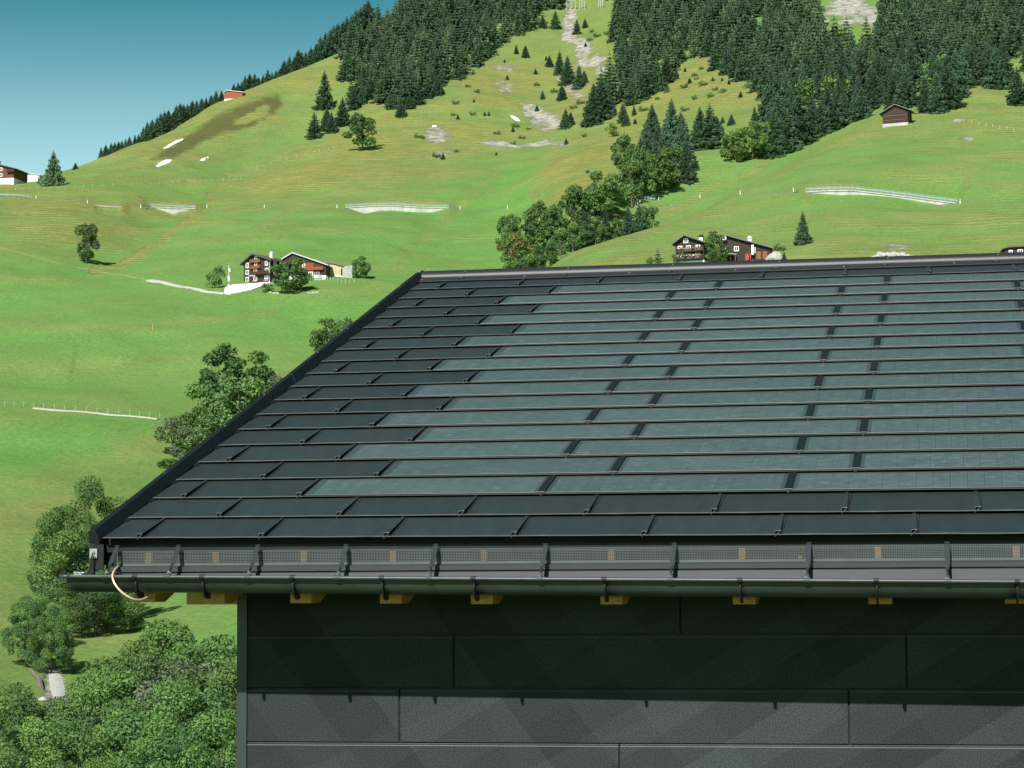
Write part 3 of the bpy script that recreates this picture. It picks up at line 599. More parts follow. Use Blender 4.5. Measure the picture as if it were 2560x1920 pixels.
for r in range(NROW):
    v = VR[r]; off = OFF[r]; is_sol = 2 <= r <= 17
    u = off; k = 0
    # left cut tile from the verge
    w0 = round(off-UV0, 4); pm = tile_mesh(w0, True, .447, .0004)
    o = link('roof_tile', pm, deck); o.matrix_local = rmat(UV0, v)
    while u < U1-.3:
        if is_sol and k >= 1:
            o = link('solar_tile', solar, deck); o.matrix_local = rmat(u, v, 0, random.uniform(-.0006, .0006))
            if k > 1: c = link('joint_cover', jcm, deck); c.matrix_local = rmat(u, v, .001)
            u += 1.4; k += 2
        else:
            o = link('roof_tile', random.choice(plain), deck); o.matrix_local = rmat(u, v, 0, random.uniform(-.0014, .0014)); u += .7; k += 1
# verge flashing with outer board, in two lapped lengths
vm = MB()
for a, b_, lift in ((-.035, 3.95, 0), (3.94, 8.12, .0022)):
    pr = [(-.303, -.16), (-.303, .072+lift), (-.268, .072+lift), (-.268+.002, .066), (-.246, .010), (-.246, -.012), (-.272, -.012), (-.272, -.16)]
    vm.loft([[tuple(roof(x, v, z)) for x, z in pr] for v in (a, b_)], 0)
    vm.loft([[tuple(roof(x, v, z)) for x, z in ((-.3042, .0728+lift), (-.267, .0728+lift), (-.2445, .0105), (-.2442, .0095), (-.266, .074+lift), (-.3042, .074+lift))] for v in ((3.93, 3.945) if lift else (-.0355, -.034))], 1)
verge = vm.build('verge_flashing', [M['coat_dark'], M['edge2']], deck)
sc_ = MB()
for v in (1.2, 2.4, 3.3, 4.7, 5.6, 6.6, 7.4): sc_.tube([tuple(roof(-.2855, v, .070)), tuple(roof(-.2855, v, .078))], .005, 6)
sc_.build('flashing_screws', M['screw'], verge)
nt = MB()                                          # dark notches of the soaker strip between courses
for r in range(1, NROW): nt.loft([[tuple(roof(x, VR[r]-.07+dv, z)) for x, z in ((-.247, .004), (-.243, .020), (-.222, .005))] for dv in (0, .10)], 0)
nt.build('verge_soaker', M['coat_dark'], verge)
# ridge flashing and round ridge cap
rf = MB()
rp = [(8.16, .030), (7.965, .0235), (7.952, .0255), (7.945, .020), (7.948, .012), (7.965, .010)]
rf.loft([[tuple(roof(x, v, z)) for v, z in rp] for x in (-.246, 2, 4, 6, 8, U1)], 0, closed=False)
ridge_f = rf.build('ridge_flashing', M['ridge'], deck)
rc = MB(); R0, yc, zc = .112, roof(0, 8.155)[1]+.06, roof(0, 8.155)[2]+.018
def capsec(x, r, ch=0.):
    out = []
    for i in range(15):
        a = math.pi*(1.02-i/14*1.04); out.append((x, yc+(r)*math.cos(a), zc+(r*.62)*math.sin(a)-.004))
    return out
edges = [-.262, .35, 3.32, 6.30, U1]
for i in range(4):
    rr_ = R0+(i % 2)*.0025; rc.loft([capsec(edges[i]-(.03 if i else 0), rr_), capsec(edges[i+1], rr_)], 0, closed=False)
    if i: rc.loft([capsec(edges[i]-.034, rr_+.002), capsec(edges[i]-.026, rr_+.002)], 0, closed=False)
cap = rc.build('ridge_cap', M['ridge'], deck, smooth=True)
gapb = MB(); gapb.box((-.25, yc-R0+.012, zc-.04), (U1, yc-R0+.02, zc+.006)); gapb.build('ridge_vent_strip', M['black'], deck)
ec = MB(); ec.loft([[(-.275, yc+R0*1.02*math.cos(a), zc+R0*.66*math.sin(a)) for a in [math.pi*k/8 for k in range(9)]], [(-.262, yc+R0*1.02*math.cos(a), zc+R0*.66*math.sin(a)) for a in [math.pi*k/8 for k in range(9)]]]); ec.build('end_cap', M['coat_dark'], cap)
bolt = MB(); bolt.tube([(0, 0, 0), (0, 0, .006)], [.006, .004], 6); bm_ = bolt.mesh('screw', M['screw'])
boss = MB(); boss.loft([[(.034*q*math.cos(a), .022*q*math.sin(a), z) for a in [2*math.pi*k/12 for k in range(12)]] for q, z in ((1, 0), (.8, .008), (.4, .013))]); bsm = boss.mesh('vent_boss', M['trimlight'], True)
x = .12
while x < U1:
    o = link('vent_boss', bsm, ridge_f); o.matrix_local = rmat(x, 8.035, .027)
    s = link('screw', bm_, cap); s.location = (x+.02, yc-R0*.80, zc+R0*.35)
    s = link('screw', bm_, ridge_f); s.matrix_local = rmat(x-.35, 8.0, .027)
    x += .93
s = link('screw', bm_, cap); s.location = (-.20, yc-R0*.5, zc+R0*.58); s.scale = (2, 2, 2)

# vented eaves: perforated strip, ledge profiles, apron into the gutter
EX0, EX1 = -.252, U1
def ez(x): return corr(x, 0)
ev = MB()
ev.extrude_x([(.060, -.010), (.060, -.052), (.064, -.052), (.064, -.010)], EX0, EX1, 0, True, ez(EX1)-ez(EX0)); ev.build('eaves_strip', M['coat_dark'], house)
g = MB(); pitch = .0089; z0, z1 = -.0475, -.1155; nh = 8; sl = (ez(EX1)-ez(EX0))/(EX1-EX0)
X0 = -.17
for i in range(nh+1):
    z = z0+(z1-z0)*i/nh; g.extrude_x([(.0385, z-.0014), (.0385, z+.0014), (.040, z+.0014), (.040, z-.0014)], X0, EX1, 0, True, 0)
x = X0
while x < EX1: g.add([(x, .038, z1), (x+.0029, .038, z1), (x+.0029, .038, z0), (x, .038, z0)], [(0, 1, 2, 3)], 0); x += pitch
g.extrude_x([(.0375, z1-.0125), (.0375, z1), (.040, z1), (.040, z1-.0125)], X0, EX1)
g.build('perforated_vent_strip', M['mesh'], house)
bk = MB(); bk.box((EX0, .085, -.17), (EX1, .09, -.03)); bk.build('vent_backing', M['black'], house)  # black sheet put in for the dark hollow behind the perforations
for i, (px, py) in enumerate(((321, 1196), (466, 1200), (657, 1198), (849, 1199), (1045, 1198), (1321, 1198), (1603, 1200), (1729, 1212), (1897, 1197), (2196, 1198))):
    p = on_y(px, py, .05); w = .034 if i != 7 else .020; b0 = MB(); b0.box((p[0]-w/2*1.0, .046, -.118), (p[0]+w/2, .08, -.118+(.065 if i != 7 else .02))); b0.build('counter_batten', M['larch'], house)
lp = MB()
lp.extrude_x([(.038, -.128), (.006, -.1335), (.0, -.1365), (.0, -.1615), (.006, -.1615), (.006, -.142), (.038, -.134)], EX0+.05, EX1)
lp.build('eaves_ledge', M['trimlight'], house)
for a, b_, s_ in ((EX0+.06, .98, 0), (.98, 3.6, .0014), (3.6, 6.1, .0), (6.1, EX1, .0014)):
    ap = MB(); ap.extrude_x([(.012-s_, -.1665), (-.020-s_, -.172), (-.050-s_, -.232), (-.048, -.234), (-.014, -.176), (.012, -.170)], a, b_-.001); ap.build('gutter_apron', M['trimlight'], house)
mp_ = MB(); mp_.box((-.3025, -.033, -.262), (-.2725, -.020, .045)); mp_.box((-.2720, -.030, -.150), (-.222, -.022, -.008)); mp_.build('verge_end_plate', M['coat_dark'], house)
mp_ = MB(); mp_.box((-.303, -.0345, -.262), (-.3015, -.0330, .07)); mp_.build('end_plate_edge', M['edge2'], house)
# gutter: falls to the right
GS = -.0108
def gz(x): return -.1915+GS*(x+.15)
YB, RGt, GX0 = -.165, .080, -.388
gc_y = YB+RGt+.013
gu = MB(); secs = []
def gsec(x, r): return [(x, gc_y-r*math.cos(a), gz(x)-r*math.sin(a)) for a in [math.pi*k/16 for k in range(17)]]
xs = [GX0, -.345, -.3447]+[1, 2.45]+[2.4502, 5.0, 5.0002, 7.5, U1]
rs = [RGt*1.012, RGt*1.012, RGt, RGt, RGt, RGt*1.012, RGt*1.012, RGt, RGt, RGt]
gu.loft([gsec(x, r) for x, r in zip(xs, rs)], 0, closed=False)
gu.loft([gsec(x, r-.0015) for x, r in zip(xs, rs)], 0, closed=False)
gu.add([(GX0, gc_y-RGt*math.cos(math.pi*k/16), gz(GX0)-RGt*math.sin(math.pi*k/16)) for k in range(17)]+[(GX0-.022, gc_y-RGt*.5*math.cos(math.pi*k/16), gz(GX0)-RGt*.55*math.sin(math.pi*k/16)) for k in range(17)], [(k, k+1, 18+k, 17+k) for k in range(16)]+[tuple(17+k for k in range(17))], 0)
gutter = gu.build('gutter', M['gutter'], house, smooth=True)
bd = MB(); bd.tube([(GX0-.03, YB-.006, gz(GX0)+.006)]+[(x, YB-.006, gz(x)+.006) for x in (GX0, 1, 3, 5, 7, U1)], .0105, 12); bd.tube([(GX0-.031, YB-.006, gz(GX0)+.006), (GX0+.03, YB-.006, gz(GX0)+.006)], .0125, 12)
bd.build('gutter_bead', M['bead'], gutter, smooth=True)
br = MB()
R1 = RGt+.0015; arc = [math.pi*(.03+.60*k/14) for k in range(15)]
ro = [(-R1*math.cos(a), -R1*math.sin(a)) for a in arc]; ri = [(-(R1+.005+.027*math.sin(min(1, k/9)*math.pi*.5))*math.cos(a), -(R1+.005+.027*math.sin(min(1, k/9)*math.pi*.5))*math.sin(a)) for k, a in enumerate(arc)]
br.loft([[(sx*.0045, gc_y+p[0], p[1]), (sx*.0045, gc_y+q[0], q[1])] for sx in (-1,) for p, q in zip(ro, ri)], 0, closed=False)
br.loft([[(sx*.0045, gc_y+p[0], p[1]), (sx*.0045, gc_y+q[0], q[1])] for sx in (1,) for p, q in zip(ro, ri)], 0, closed=False)
br.loft([[(-.0045, gc_y+q[0], q[1]), (.0045, gc_y+q[0], q[1])] for q in ri], 0, closed=False)
br.loft([[(x, YB-.006+.0135*math.cos(a), .006+.0135*math.sin(a)) for a in [math.pi*(-.35+1.7*k/12) for k in range(13)]] for x in (-.0135, .0135)], 0, closed=False)
brm = br.mesh('gutter_bracket', M['coat_dark'], False)
st_ = MB()
def strap_sec(t, tw):                                # flat strap from the deck down to the bead, twisted near its lower end
    y = .012+(YB-.012)*t; z = -.028+(.024)*0+(-.165)*t; c, s = math.cos(tw), math.sin(tw); n = Vector((0, -.68, .73)); ax = Vector((1, 0, 0))*c+n*s; nn = ax.cross(Vector((0, -.73, -.68)).normalized())
    p = Vector((0, y, z)); h = .0125; return [tuple(p+ax*h+nn*.0012), tuple(p-ax*h+nn*.0012), tuple(p-ax*h-nn*.0012), tuple(p+ax*h-nn*.0012)]
st_.loft([strap_sec(0, 0), strap_sec(.55, 0), strap_sec(.62, .35), strap_sec(.70, .9), strap_sec(.76, 1.57), strap_sec(.82, 2.2), strap_sec(.88, 2.8), strap_sec(.94, 3.14), strap_sec(1.0, 3.14)], 0)
st_.loft([[(x, YB-.006+.0135*math.cos(a), .0+.0135*math.sin(a)) for a in [math.pi*(-.1+1.5*k/12) for k in range(13)]] for x in (-.016, .016)], 1, closed=False)
stm0 = st_
XBR = [on_y(px, 1244, YB)[0] for px in (292, 437, 632, 825, 1023, 1305, 1598, 1893, 2197)]; XBR += [XBR[-1]+.7*k for k in range(1, 6)]
XST = [on_y(px, 1180, .0)[0] for px in (252, 385, 556, 747, 941, 1178, 1456, 1747, 2046)]; XST += [XST[-1]+.7*k for k in range(1, 6)]
for x in XBR:
    if x < U1: link('gutter_bracket', brm, gutter, (x, 0, gz(x)))
for x in XST:
    if x < U1:
        s_ = MB(); s_.v = []; 
        for (vx, vy, vz), _ in zip(stm0.v, stm0.v):
            t_ = min(max((.012-vy)/(.012-YB), 0), 1); dz = (gz(x)+.006-(-.193))*t_+corr(x, 0)*(1-t_)
            s_.v.append((vx+x, vy, vz+dz if len(s_.v) < 36 else vz+gz(x)+.006))
        s_.f = stm0.f; s_.m = stm0.m; s_.build('gutter_strap', [M['coat'], M['coat']], gutter, smooth=False)
        c_ = MB(); c_.box((x-.0125, .004, -.042+corr(x, 0)), (x+.0125, .012, -.020+corr(x, 0))); c_.build('strap_foot', M['coat_dark'], gutter)
# lightning clamp, rod and copper wire at the corner
cl = MB(); cl.box((-.298, -.044, -.085), (-.255, -.0355, -.032)); cl.box((-.287, -.056, -.072), (-.268, -.044, -.045)); cl.tube([(-.278, -.075, -.058), (-.278, -.04, -.058)], .006, 6); cl.tube([(-.293, -.05, -.04), (-.262, -.05, -.078)], .0035, 6); cl.build('lightning_clamp', M['galv'], house)
cl = MB(); cl.tube([(-.279, -.062, -.075), (-.279, -.066, -.12), (-.283, -.10, -.165), (-.285, -.14, -.183)], .005, 8); cl.build('lightning_rod', M['coat_dark'], house)
cl = MB(); cl.box((-.335, YB-.012, gz(-.3)+.014), (-.290, YB+.015, gz(-.3)+.020)); cl.tube([(-.325, YB, gz(-.3)+.018), (-.325, YB, gz(-.3)+.034)], .0075, 6); cl.tube([(-.303, YB+.004, gz(-.3)+.018), (-.303, YB+.004, gz(-.3)+.031)], .006, 6)
cl.tube([(-.34, YB, gz(-.3)+.026), (-.285, YB+.01, gz(-.3)+.026)], .004, 6); cl.build('gutter_clamp', M['galv'], house)
wire = [(259.5, 1213, .028), (257, 1222, .01), (250, 1228, -.10), (244.5, 1237, -.175), (243, 1247, -.20), (247, 1259, -.215), (256, 1272, -.22), (268, 1283, -.215), (281, 1291, -.20), (294, 1295.5, -.17), (306, 1295, -.13), (316, 1291, -.08), (324, 1285, -.03), (330, 1278, .02)]
wp = [Vector(on_y(a, b_, y)) for a, b_, y in wire]; sm = []
for i in range(len(wp)-1):
    p0, p1, p2, p3 = wp[max(i-1, 0)], wp[i], wp[i+1], wp[min(i+2, len(wp)-1)]
    for k in range(4):
        q = k/4; sm.append(.5*((2*p1)+(p2-p0)*q+(2*p0-5*p1+4*p2-p3)*q*q+(3*p1-p0-3*p2+p3)*q**3))
sm.append(wp[-1]); cw = MB(); cw.tube(sm, .0058, 10); tag(cw.build('copper_wire', M['copper'], house, smooth=True), 'bare copper wire looping over the gutter')
# rafters and wall plate
RZ = -.333
for px, py in ((290.6, 1301), (440, 1303), (627, 1303), (820.9, 1304), (1017.4, 1305), (1297, 1305.5), (1583, 1305.5), (1876, 1305), (2172, 1304)):
    p = on_y(px, py, .0); x = p[0]; rb = MB()
    pr = [(.002, -.175), (.002, p[2]), (.165, p[2]), (.9, p[2]+.735*math.tan(TH)), (yr-.1, zr-.36), (yr-.1, zr-.17)]
    rb.v = []; rb.extrude_x(pr, x, x+.118); rb.build('rafter', M['rafter'], house)
for k in range(5):
    x = on_y(2172, 1304, 0)[0]+.7*(k+1); rb = MB(); rb.extrude_x(pr, x, x+.118); rb.build('rafter', M['rafter'], house)
WY = .60
px0 = on_y(403, 1306, .60); pb = MB(); pb.box((px0[0], .60, px0[2]), (.40, .74, -.16)); pb.build('wall_plate', M['larch'], house)
# cladding
XC0, XC1 = .3464, 9.3; rowsz = [(-.165, -.520, -.515), (-.526, -.820, -.8095), (-.830, -1.124, -1.1065), (-1.136, -1.43, -1.41), (-1.442, -1.74, -1.72), (-1.752, -2.05, -2.03), (-2.06, -4.2, -4.2), (-4.21, -6.2, -6.2)]
joints = [[2.8909, 6.9], [1.611, 4.1124, 8.0], [1.2981, 3.8003, 6.4], [2.5437, 5.2, 7.8], [1.7, 4.4, 7], [2.9, 6], [3.5], [2]]
wallb = MB(); wallb.box((XC0+.004, WY+.012, -6.2), (XC1, 2*yr-.7, -.13)); gp = [(WY+.012, -.135), (yr, zr-.14), (2*yr-.7, -.135)]
wallb.loft([[(x_, y_, z_) for y_, z_ in gp] for x_ in (XC0+.006, XC1)]); wall = wallb.build('wall', M['black'], house)
xl = XC0+.0607; prev = rowsz[0]
for i, (zt, zbL, zbR) in enumerate(rowsz):
    xs_ = [xl]+joints[i]+[XC1]
    def zl(x, a, b_): return a+(b_-a)*(x-.42)/(4.7-.42)
    for a, b_ in zip(xs_[:-1], xs_[1:]):
        ga = .006 if a != xl else .0; gb = .006 if b_ != XC1 else 0
        pm_ = MB(); y0, y1 = WY, WY+.012; zta = zt if i == 0 else zl(a+ga, rowsz[i-1][1], rowsz[i-1][2])-.009; ztb = zt if i == 0 else zl(b_-gb, rowsz[i-1][1], rowsz[i-1][2])-.009
        za, zb_ = zl(a+ga, zbL, zbR), zl(b_-gb, zbL, zbR); A, B = a+ga, b_-gb; lip = .012
        pm_.add([(A, y0, za), (B, y0, zb_), (B, y0, ztb), (A, y0, zta), (A, y1, za), (B, y1, zb_), (B, y1, ztb), (A, y1, zta)], [(0, 1, 2, 3), (0, 4, 5, 1), (3, 2, 6, 7), (0, 3, 7, 4), (1, 5, 6, 2)], 0)
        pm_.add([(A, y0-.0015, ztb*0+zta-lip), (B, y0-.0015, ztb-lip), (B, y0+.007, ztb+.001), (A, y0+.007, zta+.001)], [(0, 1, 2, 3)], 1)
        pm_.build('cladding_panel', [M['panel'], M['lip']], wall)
ct = MB(); ct.box((XC0, WY-.010, -6.2), (XC0+.058, WY+.06, -.17)); ct.build('corner_trim', M['coat'], wall)
ct = MB(); ct.box((XC0+.058, WY+.0055, -6.2), (XC0+.0607, WY+.012, -.17)); ct.build('trim_shadow_gap', M['black'], wall)

# ================================================================== TREES
def spruce_meshes(seed, h=10., rb=2.3, nlay=17, dense=1., skirt=.06, ragged=.25):
    """tapered trunk; whorls of drooping, forked branch fans with bare gaps"""
    r = np.random.default_rng(seed); V_, F_ = [], []
    for i in range(nlay):
        t_ = i/(nlay-1); z = h*(skirt+(1-skirt)*t_**.93); R = rb*(1-t_)**.82*(1+ragged*(r.random()-.5))+.12; nb = max(4, int((11-5*t_)*dense)); a0 = r.random()*6.28
        for k in range(nb):
            if r.random() < .07: continue
            a = a0+6.2832*k/nb+r.normal()*.14; Rk = R*(.78+.42*r.random()); droop = Rk*(.20+.28*r.random())*(1-.5*t_); d = np.array([math.cos(a), math.sin(a)]); s = np.array([-d[1], d[0]])
            for q in range(3):                       # sprays along the branch
                f0, f1 = q*.30, q*.30+.46; wq = Rk*(.30-.055*q)*(.8+.4*r.random()); lift = h*.012*r.normal()
                p0 = d*Rk*f0; p1 = d*Rk*f1; zz0 = z-droop*f0**1.3+.06*h/nlay; zz1 = z-droop*f1**1.3+.10*Rk*(q == 2)
                pm = d*Rk*(f0+f1)*.5; zm = (zz0+zz1)/2+lift; b = len(V_)
                V_ += [(*p0, zz0+.06*Rk), (*(pm+s*wq), zm-.16*wq-.05*Rk), (*p1, zz1), (*(pm-s*wq), zm-.16*wq-.05*Rk), (*(pm+d*Rk*.03), zm-.26*Rk-.15)]
                F_ += [(b, b+1, b+2), (b, b+2, b+3), (b+1, b+4, b+2), (b+3, b+2, b+4)]
    b = len(V_); V_ += [(0, 0, h*1.02), (.13, 0, h*.93), (-.07, .11, h*.93), (-.07, -.11, h*.93)]; F_ += [(b, b+1, b+2), (b, b+2, b+3), (b, b+3, b+1)]
    tr = MB(); tr.tube([(0, 0, -1.2), (0, 0, h*.4), (0, 0, h*.95)], [.20*h/10, .13*h/10, .02], 6)
    return np.array(V_, float), np.array(F_), tr
SPR = []
for i, (rb, nl, dn, sk, rg) in enumerate(((2.5, 22, 1.35, .03, .22), (2.2, 22, 1.3, .03, .2), (2.9, 21, 1.4, .03, .32), (2.3, 19, 1.15, .05, .5), (1.9, 22, 1.25, .03, .28), (2.7, 23, 1.5, .02, .2))):
    v, f, tr = spruce_meshes(100+i, 10, rb, nl, dn, sk, rg); SPR.append((np_mesh('spruce_crown', v, f, M['spruce']), tr.mesh('spruce_trunk', M['bark']), v, f))
v, f, tr = spruce_meshes(140, 10, 2.9, 22, 1.25, .05, .45); SPR_BIG = (np_mesh('spruce_crown', v, f, M['spruce2']), tr.mesh('spruce_trunk', M['bark']))
v, f, tr = spruce_meshes(150, 10, 2.2, 15, .8, .06, .5); SPR_SP = (np_mesh('spruce_crown', v, f, M['spruce2']), tr.mesh('spruce_trunk', M['bark']))

def leaf_tree(seed, n, h=10., rx=4., rz=4.3, leaf=.2, zc=None, nl=26, mats='leaf', gaps=.15, trunk_h=None, lobe=.30, cone=0.):
    """limbs reach out of the trunk and carry lobes of leaf faces spread through the crown"""
    r = np.random.default_rng(seed); zc = zc if zc is not None else h-rz; cent = []; rads = []
    tries = 0
    while len(cent) < nl and tries < 4000:
        tries += 1; d = r.normal(size=3); d /= np.linalg.norm(d); d[2] = d[2] if d[2] > -.88 else -d[2]
        q = (.55+.42*r.random()**.6); w = 1-cone*max(0, d[2])*.6; c = np.array([d[0]*rx*q*w, d[1]*rx*q*w, zc+d[2]*rz*q]); rr = rx*lobe*(.45+.95*r.random())
        if all(np.linalg.norm(c-o) > .55*(rr+ro_) for o, ro_ in zip(cent, rads)): cent.append(c); rads.append(rr)
    cent.append(np.array([0, 0, zc])); rads.append(rx*.55)
    rads = np.array(rads); cent = np.array(cent); wgt = rads**2; wgt[-1] *= .35; idx = r.choice(len(cent), n, p=wgt/wgt.sum())
    d = r.normal(size=(n, 3)); d[:, 2] += .25; d /= np.linalg.norm(d, axis=1)[:, None]; rr = rads[idx]*(.55+.52*r.random(n)**.5)
    P = cent[idx]+d*rr[:, None]*np.array([1, 1, .82])+r.normal(size=(n, 3))*leaf*.5
    nrm = d*.9+r.normal(size=(n, 3))*.65+np.array([0, 0, .45]); nrm /= np.linalg.norm(nrm, axis=1)[:, None]
    t1 = np.cross(nrm, r.normal(size=(n, 3))); t1 /= np.linalg.norm(t1, axis=1)[:, None]+1e-9; t2 = np.cross(nrm, t1); s = leaf*(.45+1.1*r.random(n)**1.5)[:, None]
    V_ = np.stack([P-t1*s, P+t2*s*.6-nrm*s*.12, P+t1*s, P-t2*s*.6-nrm*s*.12], 1).reshape(-1, 3); F_ = np.arange(n*4).reshape(-1, 4)
    ls = ['leaf', 'leaf_dark', 'leaf_yellow', 'leaf_grey']; names = {'leaf': ('leaf', 'leaf_dark'), 'dark': ('leaf_dark', 'leaf'), 'yellow': ('leaf_yellow', 'leaf'), 'grey': ('leaf_grey', 'leaf')}[mats]
    lobe_mat = (r.random(len(cent)) < .3).astype(int)[idx]
    me_ = np_mesh('crown', V_, F_, [M[names[0]], M[names[1]]], mi=lobe_mat)
    tr = MB(); th = zc*.8 if trunk_h is None else trunk_h; lean = r.normal()*.04*h
    tr.tube([(0, 0, -1.5), (lean*.3, 0, th*.5), (lean, 0, th), (lean*1.2, 0, zc+rz*.5)], [.055*rx, .045*rx, .038*rx, .012*rx], 7)
    for k in range(min(len(cent)-1, 12)):
        c = cent[k]; st = np.array([lean*.8, 0, th*(.7+.35*r.random())]); mid_ = (st+c)/2+np.array([0, 0, -.05*h]); tr.tube([st, mid_, c], [.022*rx, .014*rx, .004*rx], 5)
    return me_, tr.mesh('tree_trunk', M['bark'])
NEAR = [leaf_tree(1, 34000, 11, 4.2, 5.2, .098, nl=44, lobe=.25), leaf_tree(2, 34000, 10, 4.3, 4.8, .098, nl=40, lobe=.27, mats='leaf'), leaf_tree(3, 28000, 12, 3.4, 5.7, .095, nl=40, lobe=.28, mats='dark', cone=.6), leaf_tree(4, 24000, 8, 3.4, 3.9, .092, nl=36, lobe=.28, mats='grey')]
MIDT = [leaf_tree(11, 5200, 10, 3.6, 4.75, .24, nl=30, lobe=.28), leaf_tree(12, 4800, 9, 3.8, 4.15, .25, nl=26, lobe=.3, mats='dark'), leaf_tree(13, 4600, 11, 3.0, 5.3, .24, nl=28, lobe=.3, cone=.5, mats='dark'), leaf_tree(14, 3600, 8, 3.3, 3.8, .22, nl=26, lobe=.27, mats='grey'), leaf_tree(15, 4600, 10, 3.9, 4.7, .25, nl=28, mats='yellow')]
SMALL = [leaf_tree(21, 700, 6, 2.3, 2.5, .30, nl=14, lobe=.36), leaf_tree(22, 500, 5, 1.7, 2.2, .28, nl=10, lobe=.4, mats='dark'), leaf_tree(23, 420, 3, 2.0, 1.4, .26, nl=10, lobe=.4, mats='dark', zc=1.3)]
BUSH = leaf_tree(31, 900, 2.6, 2.0, 1.3, .20, nl=14, lobe=.38, zc=1.2, mats='leaf'); BUSH_G = leaf_tree(32, 900, 2.6, 2.0, 1.3, .16, nl=12, lobe=.38, zc=1.2, mats='grey')
PINE = leaf_tree(41, 3800, 10, 2.4, 5.0, .20, nl=40, lobe=.30, zc=5.0, mats='dark', cone=.5)
def plant(proto, P, height, base_h, name, label, cat, group=None, wide=1., kind_name='tree'):
    s = height/base_h; o = thing(name, label, cat, P, random.uniform(0, 6.28), group); o.scale = (s*wide, s*wide, s)
    link('crown', proto[0], o); link('trunk', proto[1], o); return o
def tree_px(proto, bh, bx, by, ty, name, label, cat, group=None, wide=1., wpx=None, pw=None, d0=60, sink=.3):
    P = hit(bx, by, d0); r = math.hypot(P.x-CAM[0], P.y-CAM[1]); H = r*(by-ty)/(FPX/KP)*1.01
    if wpx: wide = (wpx/2*r/(FPX/KP))/(pw*H/bh)
    P.z -= sink; return plant(proto, P, H+sink, bh, name, label, cat, group, wide)
def tree_d(proto, bh, bx, dist, ty, name, label, cat, group=None, wide=1.):
    P = at_d(bx, dist); H = z_at(P, ty)-P.z; return plant(proto, P, max(H, 2.), bh, name, label, cat, group, wide)

# --- broadleaf wood at the foot of the picture (near, 85-130 m away)
wood = [(250, 106, 1462, 1, 1., 'rounded maple filling the wood between its left edge and the tallest maple'), (322, 109, 1418, 0, .9, 'leafy tree leaning against the left side of the tallest maple'), (445, 109, 1408, 1, .95, 'leafy tree between the tallest maple and the house corner'), (350, 118, 1373, 0, 1.0, 'maple crown rising highest in the wood, just left of the house corner'), (468, 112, 1389, 1, .95, 'broadleaf tree touching the house corner above the wood'), (415, 104, 1445, 3, .8, 'silvery shrub-like tree between the tallest maple and the house'),
        (296, 116, 1440, 1, .9, 'broadleaf tree on the left shoulder of the tallest maple'), (215, 116, 1486, 0, .95, 'broadleaf tree in the middle of the wood edge, below the sunny meadow'), (140, 112, 1516, 1, .9, 'round maple just right of the pale stream bed'),
        (52, 110, 1505, 0, .95, 'broadleaf tree at the left end of the wood, below the log'), (500, 96, 1468, 0, .9, 'maple crown half hidden by the house wall'), (400, 94, 1500, 0, 1., 'broad maple below the silvery shrub-like tree'),
        (310, 98, 1520, 1, 1., 'dense maple in the second row of the wood'), (-20, 98, 1500, 1, 1., 'maple cut off by the left edge of the picture'), (200, 95, 1570, 1, 1., 'maple in the front row, left of centre'), (90, 92, 1580, 0, 1., 'bright maple crown at the bottom left'), (455, 86, 1560, 0, 1.05, 'yellow flecked maple at the bottom beside the house wall'),
        (330, 84, 1600, 1, 1., 'dark maple crown at the bottom edge of the wood'), (545, 100, 1450, 1, 1., 'maple hidden mostly behind the house wall'), (10, 84, 1640, 0, 1., 'maple in the bottom left corner'), (210, 80, 1660, 0, 1., 'maple crown barely rising over the bottom edge')]
for x, dd, ty, k, wd, lb in wood: tree_d(NEAR[k], (11, 10, 12, 8)[k], x, dd, ty, 'maple_tree' if k != 3 else 'willow_tree', lb, 'tree', 'trees of the wood below the house', wd*1.05)
# --- stream-side trees at the left
for x, by, ty, k, wp, lb in ((192, 1348, 1150, 1, 225, 'big leafy maple with dense bright crown casting a round shadow on the meadow'), (196, 1300, 1056, 0, 175, 'tall maple behind, its top standing against the brownish meadow'), (150, 1330, 1108, 1, 165, 'yellow-flecked broadleaf tree left of the big maple'), (205, 1372, 1240, 1, 175, 'low broadleaf tree at the foot of the big maple'),
                             (112, 1456, 1318, 1, 96, 'small round tree casting a shadow right above the pale stream bed'), (58, 1440, 1290, 2, 92, 'loose grey-green tree leaning over the log'), (88, 1400, 1300, 0, 96, 'tree between the leaning one and the round one')):
    tree_px(NEAR[k], (11, 10, 12, 8)[k], x, by, ty, 'maple_tree', lb, 'tree', 'trees along the brook', wpx=wp, pw=(4.2, 4.3, 3.4, 3.4)[k], d0=150)
for x, by, ty, k, wp, lb in ((484, 905, 742, 2, 105, 'tall dark tree topping the clump left of the roof edge'), (546, 890, 760, 0, 105, 'grey-green tree right of the clump, next to the roof edge'), (455, 950, 830, 1, 110, 'dense round tree low in the clump beside the roof edge'), (520, 960, 820, 1, 110, 'tree in the clump touching the roof edge'), (425, 980, 880, 0, 90, 'olive tree at the left of the clump'),
                             (470, 1010, 900, 1, 100, 'leafy tree at the foot of the clump, cut by the roof edge'), (373, 985, 905, 3, 70, 'bare silvery bush left of the clump'), (412, 1000, 925, 3, 60, 'second silvery bush under the clump'), (590, 900, 815, 3, 70, 'small grey tree behind the roof edge'), (366, 1012, 992, 1, 42, 'low dark bush below the silvery bushes'),
                             (712, 790, 686, 0, 70, 'round tree peeping over the middle of the roof edge'), (745, 780, 692, 3, 60, 'small tree beside the round one at the roof edge')):
    tree_px(MIDT[k], (10, 9, 11, 8, 10)[k], x, by, ty, 'broadleaf_tree', lb, 'tree', 'trees beyond the verge of the roof', wpx=wp, pw=(3.6, 3.8, 3.0, 3.3, 3.9)[k], d0=250)
